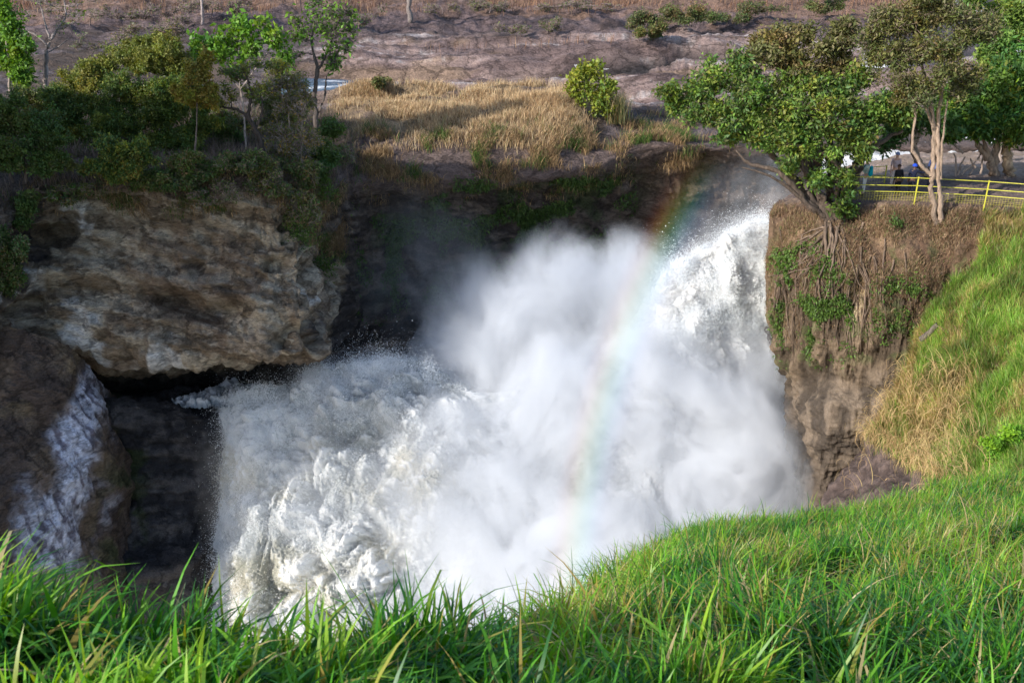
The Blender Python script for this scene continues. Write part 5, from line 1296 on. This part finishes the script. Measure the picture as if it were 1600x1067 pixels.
M_SKIN_D = plain('dark_skin', (.10, .055, .035), .55); M_SKIN_L = plain('light_skin', (.48, .28, .2), .55)
cloth = {}
def M_CL(col):
    if col not in cloth: cloth[col] = plain('cloth', col, .85, 0, .3, 7., .1)
    return cloth[col]
def person(label, foot, rot, H, skin_m, shirt, trousers, arms, head_kind, extra=None, bow=0.):
    """arms: ((elbow),(wrist)) offsets for left and right from the shoulder, in body space (x right, y forward, z up), H scaled"""
    root = bpy.data.objects.new('person', None); COL.objects.link(root); root.empty_display_size = .3
    H = H * 1.1; root.location = [float(v) for v in foot]; root.rotation_euler = (0, 0, rot); tag(root, label, 'person', 'visitors at the viewpoint')
    s = H / 1.72
    def q(x, y, z, r, r2=None): return (x * s, y * s + bow * max(0, z - .95) * s, z * s, r * s, (r2 or r) * s)
    J = [q(0, 0, .95, .13, .10), q(0, .0, 1.15, .115, .085), q(0, 0, 1.35, .14, .095), q(0, -.005, 1.45, .07, .065), q(0, .01, 1.52, .052), q(0, .02, 1.60, .075, .088), q(0, .015, 1.68, .062, .075)]
    E_ = [(0, 1), (1, 2), (2, 3), (3, 4), (4, 5), (5, 6)]
    J.append(q(0, .105, 1.60, .014)); E_.append((5, 7))                       # nose
    for sx in (-1, 1):
        J.append(q(sx * .082, .01, 1.60, .016)); E_.append((5, len(J) - 1))   # ears
    LEG = []
    for sx in (-1, 1):
        b0 = len(J)
        for jj in [q(sx * .085, 0, .88, .085), q(sx * .09, .015, .48, .058), q(sx * .095, -.01, .10, .042), q(sx * .10, .10, .04, .036), q(sx * .105, .17, .03, .026)]: J.append(jj)
        E_ += [(0, b0), (b0, b0 + 1), (b0 + 1, b0 + 2), (b0 + 2, b0 + 3), (b0 + 3, b0 + 4)]; LEG.append(b0)
    ARM = []
    for sx, (el_, wr) in zip((-1, 1), arms):
        b0 = len(J); sh = np.array([sx * .175, -.005, 1.40])
        e = sh + el_; w_ = sh + wr; dr = (w_ - e) / np.linalg.norm(w_ - e); pal_ = w_ + dr * .07
        J += [q(*sh, .055), q(*e, .040), q(*w_, .028), q(*pal_, .036, .02)]
        E_ += [(2, b0), (b0, b0 + 1), (b0 + 1, b0 + 2), (b0 + 2, b0 + 3)]
        side = np.cross(dr, [0, 0, 1.]); side = side / (np.linalg.norm(side) + 1e-6) if np.linalg.norm(side) > .2 else np.array([0, 1., 0])
        crl = np.cross(side, dr) * sx
        for k in range(4):
            f0 = pal_ + side * (k - 1.5) * .022 + dr * .025; Lf = (.075, .085, .08, .062)[k]
            i0 = len(J); J += [q(*(f0 + dr * Lf * .5), .0095), q(*(f0 + dr * Lf * .9 + crl * .02), .008)]
            E_ += [(b0 + 3, i0), (i0, i0 + 1)]
        i0 = len(J); J += [q(*(w_ + side * .045 + dr * .04), .011), q(*(w_ + side * .06 + dr * .075), .009)]; E_ += [(b0 + 2, i0), (i0, i0 + 1)]
        ARM.append((b0, sh, e, w_))
    skin('body', J, E_, skin_m, root, 1)
    # clothes, slightly larger than the body
    T = [q(0, 0, .97, .145, .115), q(0, 0, .90, .14, .11)]; TE = [(0, 1)]
    for sx in (-1, 1):
        b0 = len(T); T += [q(sx * .088, 0, .84, .10), q(sx * .092, .012, .48, .075), q(sx * .096, -.005, .12, .066)]; TE += [(1, b0), (b0, b0 + 1), (b0 + 1, b0 + 2)]
    skin('trousers', T, TE, M_CL(trousers), root, 1)
    C_ = [q(0, 0, .93, .15, .12), q(0, 0, 1.15, .14, .11), q(0, 0, 1.36, .16, .115), q(0, -.005, 1.455, .08, .075)]; CE = [(0, 1), (1, 2), (2, 3)]
    for sx, (b0, sh, e, w_) in zip((-1, 1), ARM):
        i0 = len(C_); C_ += [q(*(sh + [0, 0, -.005]), .07), q(*e, .054), q(*(e + (w_ - e) * (.85 if extra == 'long' or shirt[0] < .1 else .1)), .045)]
        CE += [(2, i0), (i0, i0 + 1), (i0 + 1, i0 + 2)]
    skin('shirt', C_, CE, M_CL(shirt), root, 1)
    sh_ = M_CL((.06, .05, .05))
    for sx in (-1, 1):
        skin('shoe', [q(sx * .096, -.02, .055, .052), q(sx * .102, .09, .04, .048), q(sx * .107, .18, .034, .036)], [(0, 1), (1, 2)], sh_, root, 1)
    kind, hc = head_kind
    def dome(name, ctr, r, cut, col, brim=False):
        bm = bmesh.new(); bmesh.ops.create_uvsphere(bm, u_segments=16, v_segments=12, radius=1)
        bmesh.ops.delete(bm, geom=[v for v in bm.verts if v.co.z < cut], context='VERTS')
        for v in bm.verts: v.co = Vector((v.co.x * r[0], v.co.y * r[1], v.co.z * r[2])) * s + Vector((ctr[0], ctr[1] + bow * (ctr[2] - .95), ctr[2])) * s
        if brim:
            bb = bmesh.ops.create_cone(bm, cap_ends=True, segments=16, radius1=.085 * s, radius2=.08 * s, depth=.012 * s, matrix=Matrix.Translation((0, (.09 + ctr[1] + bow * (ctr[2] - .95)) * s, ctr[2] * s)))
        me = bpy.data.meshes.new(name); bm.to_mesh(me); bm.free(); o = link(name, me, M_CL(col)); o.parent = root
        me.polygons.foreach_set('use_smooth', np.ones(len(me.polygons), bool)); return o
    dome('hair', (0, -.005, 1.63), (.098, .112, .115), -.25 if kind == 'hair' else .0, hc if kind == 'hair' else (.03, .02, .02))
    if kind == 'cap': dome('cap', (0, .0, 1.655), (.108, .122, .11), .0, hc, True)
    if kind == 'helmet': dome('helmet', (0, .0, 1.645), (.135, .15, .14), -.1, hc)
    if extra == 'backpack':
        bm = bmesh.new(); bmesh.ops.create_cube(bm, size=1)
        for v in bm.verts: v.co = Vector((v.co.x * .30, v.co.y * .19 * (1.15 if v.co.z < 0 else .8) - .20, v.co.z * .50 + 1.17)) * s
        bmesh.ops.bevel(bm, geom=bm.edges[:], offset=.06 * s, segments=3, affect='EDGES')
        o = bm_obj('backpack', bm, M_CL((.01, .34, .42)), None); o.parent = root
        bm = bmesh.new()
        for sx in (-1, 1):
            rod(bm, (sx * .10 * s, -.12 * s, 1.42 * s), (sx * .11 * s, .10 * s, 1.40 * s), .022 * s); rod(bm, (sx * .11 * s, .10 * s, 1.40 * s), (sx * .12 * s, .115 * s, 1.12 * s), .022 * s)
        o2 = bm_obj('strap', bm, M_CL((.01, .25, .33)), None); o2.parent = o
    return root
V3 = np.array
hang_ = (V3([-.04, -.02, -.28]), V3([-.05, .04, -.52])), (V3([.04, -.02, -.28]), V3([.05, .04, -.52]))
cam_up = (V3([-.06, .16, -.22]), V3([.08, .22, .10])), (V3([.06, .16, -.22]), V3([-.08, .22, .10]))
def footat(px_, py_, Y): 
    q = W(px_, py_, Y); g_ = head.at(px_, py_); return q
person('person in white trousers with a teal backpack taking a picture by the fig tree', head.at(1349, 301), math.radians(70), 1.70, M_SKIN_L, (.45, .52, .42), (.72, .70, .64), cam_up, ('hair', (.07, .035, .02)), 'backpack')
person('person in a pale pinkish top and grey-blue cap standing at the back railing', head.at(1392, 290), math.radians(185), 1.68, M_SKIN_L, (.42, .33, .35), (.48, .40, .38), hang_, ('cap', (.16, .19, .30)))
person('person in black clothes with dark hair seen from behind at the front railing', head.at(1399, 304), math.radians(10), 1.48, M_SKIN_D, (.012, .013, .018), (.010, .010, .014), hang_, ('hair', (.03, .018, .014)), 'long', .18)
point_ = hang_[0], (V3([.24, .12, -.10]), V3([.50, .18, -.01]))
person('person in navy with a bright blue helmet stretching an arm to the right', head.at(1421, 303), math.radians(-25), 1.46, M_SKIN_D, (.014, .018, .04), (.014, .016, .028), point_, ('helmet', (.02, .06, .42)), 'long', .05)
person('person in a light blue shirt mostly hidden behind the twin-stemmed tree', head.at(1451, 292), math.radians(160), 1.66, M_SKIN_D, (.22, .28, .55), (.05, .05, .07), hang_, ('hair', (.02, .015, .012)))
person('person in a purple shirt half hidden behind the leafy fig stems', W(1327, 300, 50.8), math.radians(120), 1.45, M_SKIN_L, (.30, .20, .40), (.35, .2, .2), hang_, ('hair', (.05, .03, .02)))


# ================================================================== CAMERA, SUN, SKY
cam = bpy.data.cameras.new('camera'); cam.lens = 35; cam.sensor_width = 36; cam.clip_start = .05; cam.clip_end = 2000
co = bpy.data.objects.new('camera', cam); COL.objects.link(co)
co.rotation_euler = (math.radians(65), 0, 0); S.camera = co
cam.dof.use_dof = True; cam.dof.focus_distance = 46; cam.dof.aperture_fstop = 7.0

sun = bpy.data.lights.new('sun', 'SUN'); sun.energy = 3.6; sun.angle = math.radians(.53); sun.color = (1, .945, .86)
so = bpy.data.objects.new('sun', sun); COL.objects.link(so)
so.rotation_euler = Vector(-SUN).to_track_quat('-Z', 'Y').to_euler(); so.location = (-30, -30, 40)

w = bpy.data.worlds.new('World'); S.world = w; w.use_nodes = True
nt = w.node_tree; bg = nt.nodes['Background']
sk = nt.nodes.new('ShaderNodeTexSky'); sk.sky_type = 'NISHITA'; sk.sun_disc = False
sk.sun_elevation = math.radians(29); sk.sun_rotation = math.radians(233.5)
nt.links.new(sk.outputs[0], bg.inputs[0]); bg.inputs[1].default_value = .15
S.view_settings.view_transform = 'Standard'; S.view_settings.look = 'None'; S.view_settings.exposure = .88; S.view_settings.gamma = 1
S.render.engine = 'CYCLES'
cy = S.cycles
cy.use_denoising = True
cy.max_bounces = 6; cy.diffuse_bounces = 4; cy.transmission_bounces = 3; cy.volume_bounces = 3; cy.transparent_max_bounces = 8
cy.volume_step_rate = 1.0; cy.volume_max_steps = 128
cy.caustics_reflective = False; cy.caustics_refractive = False
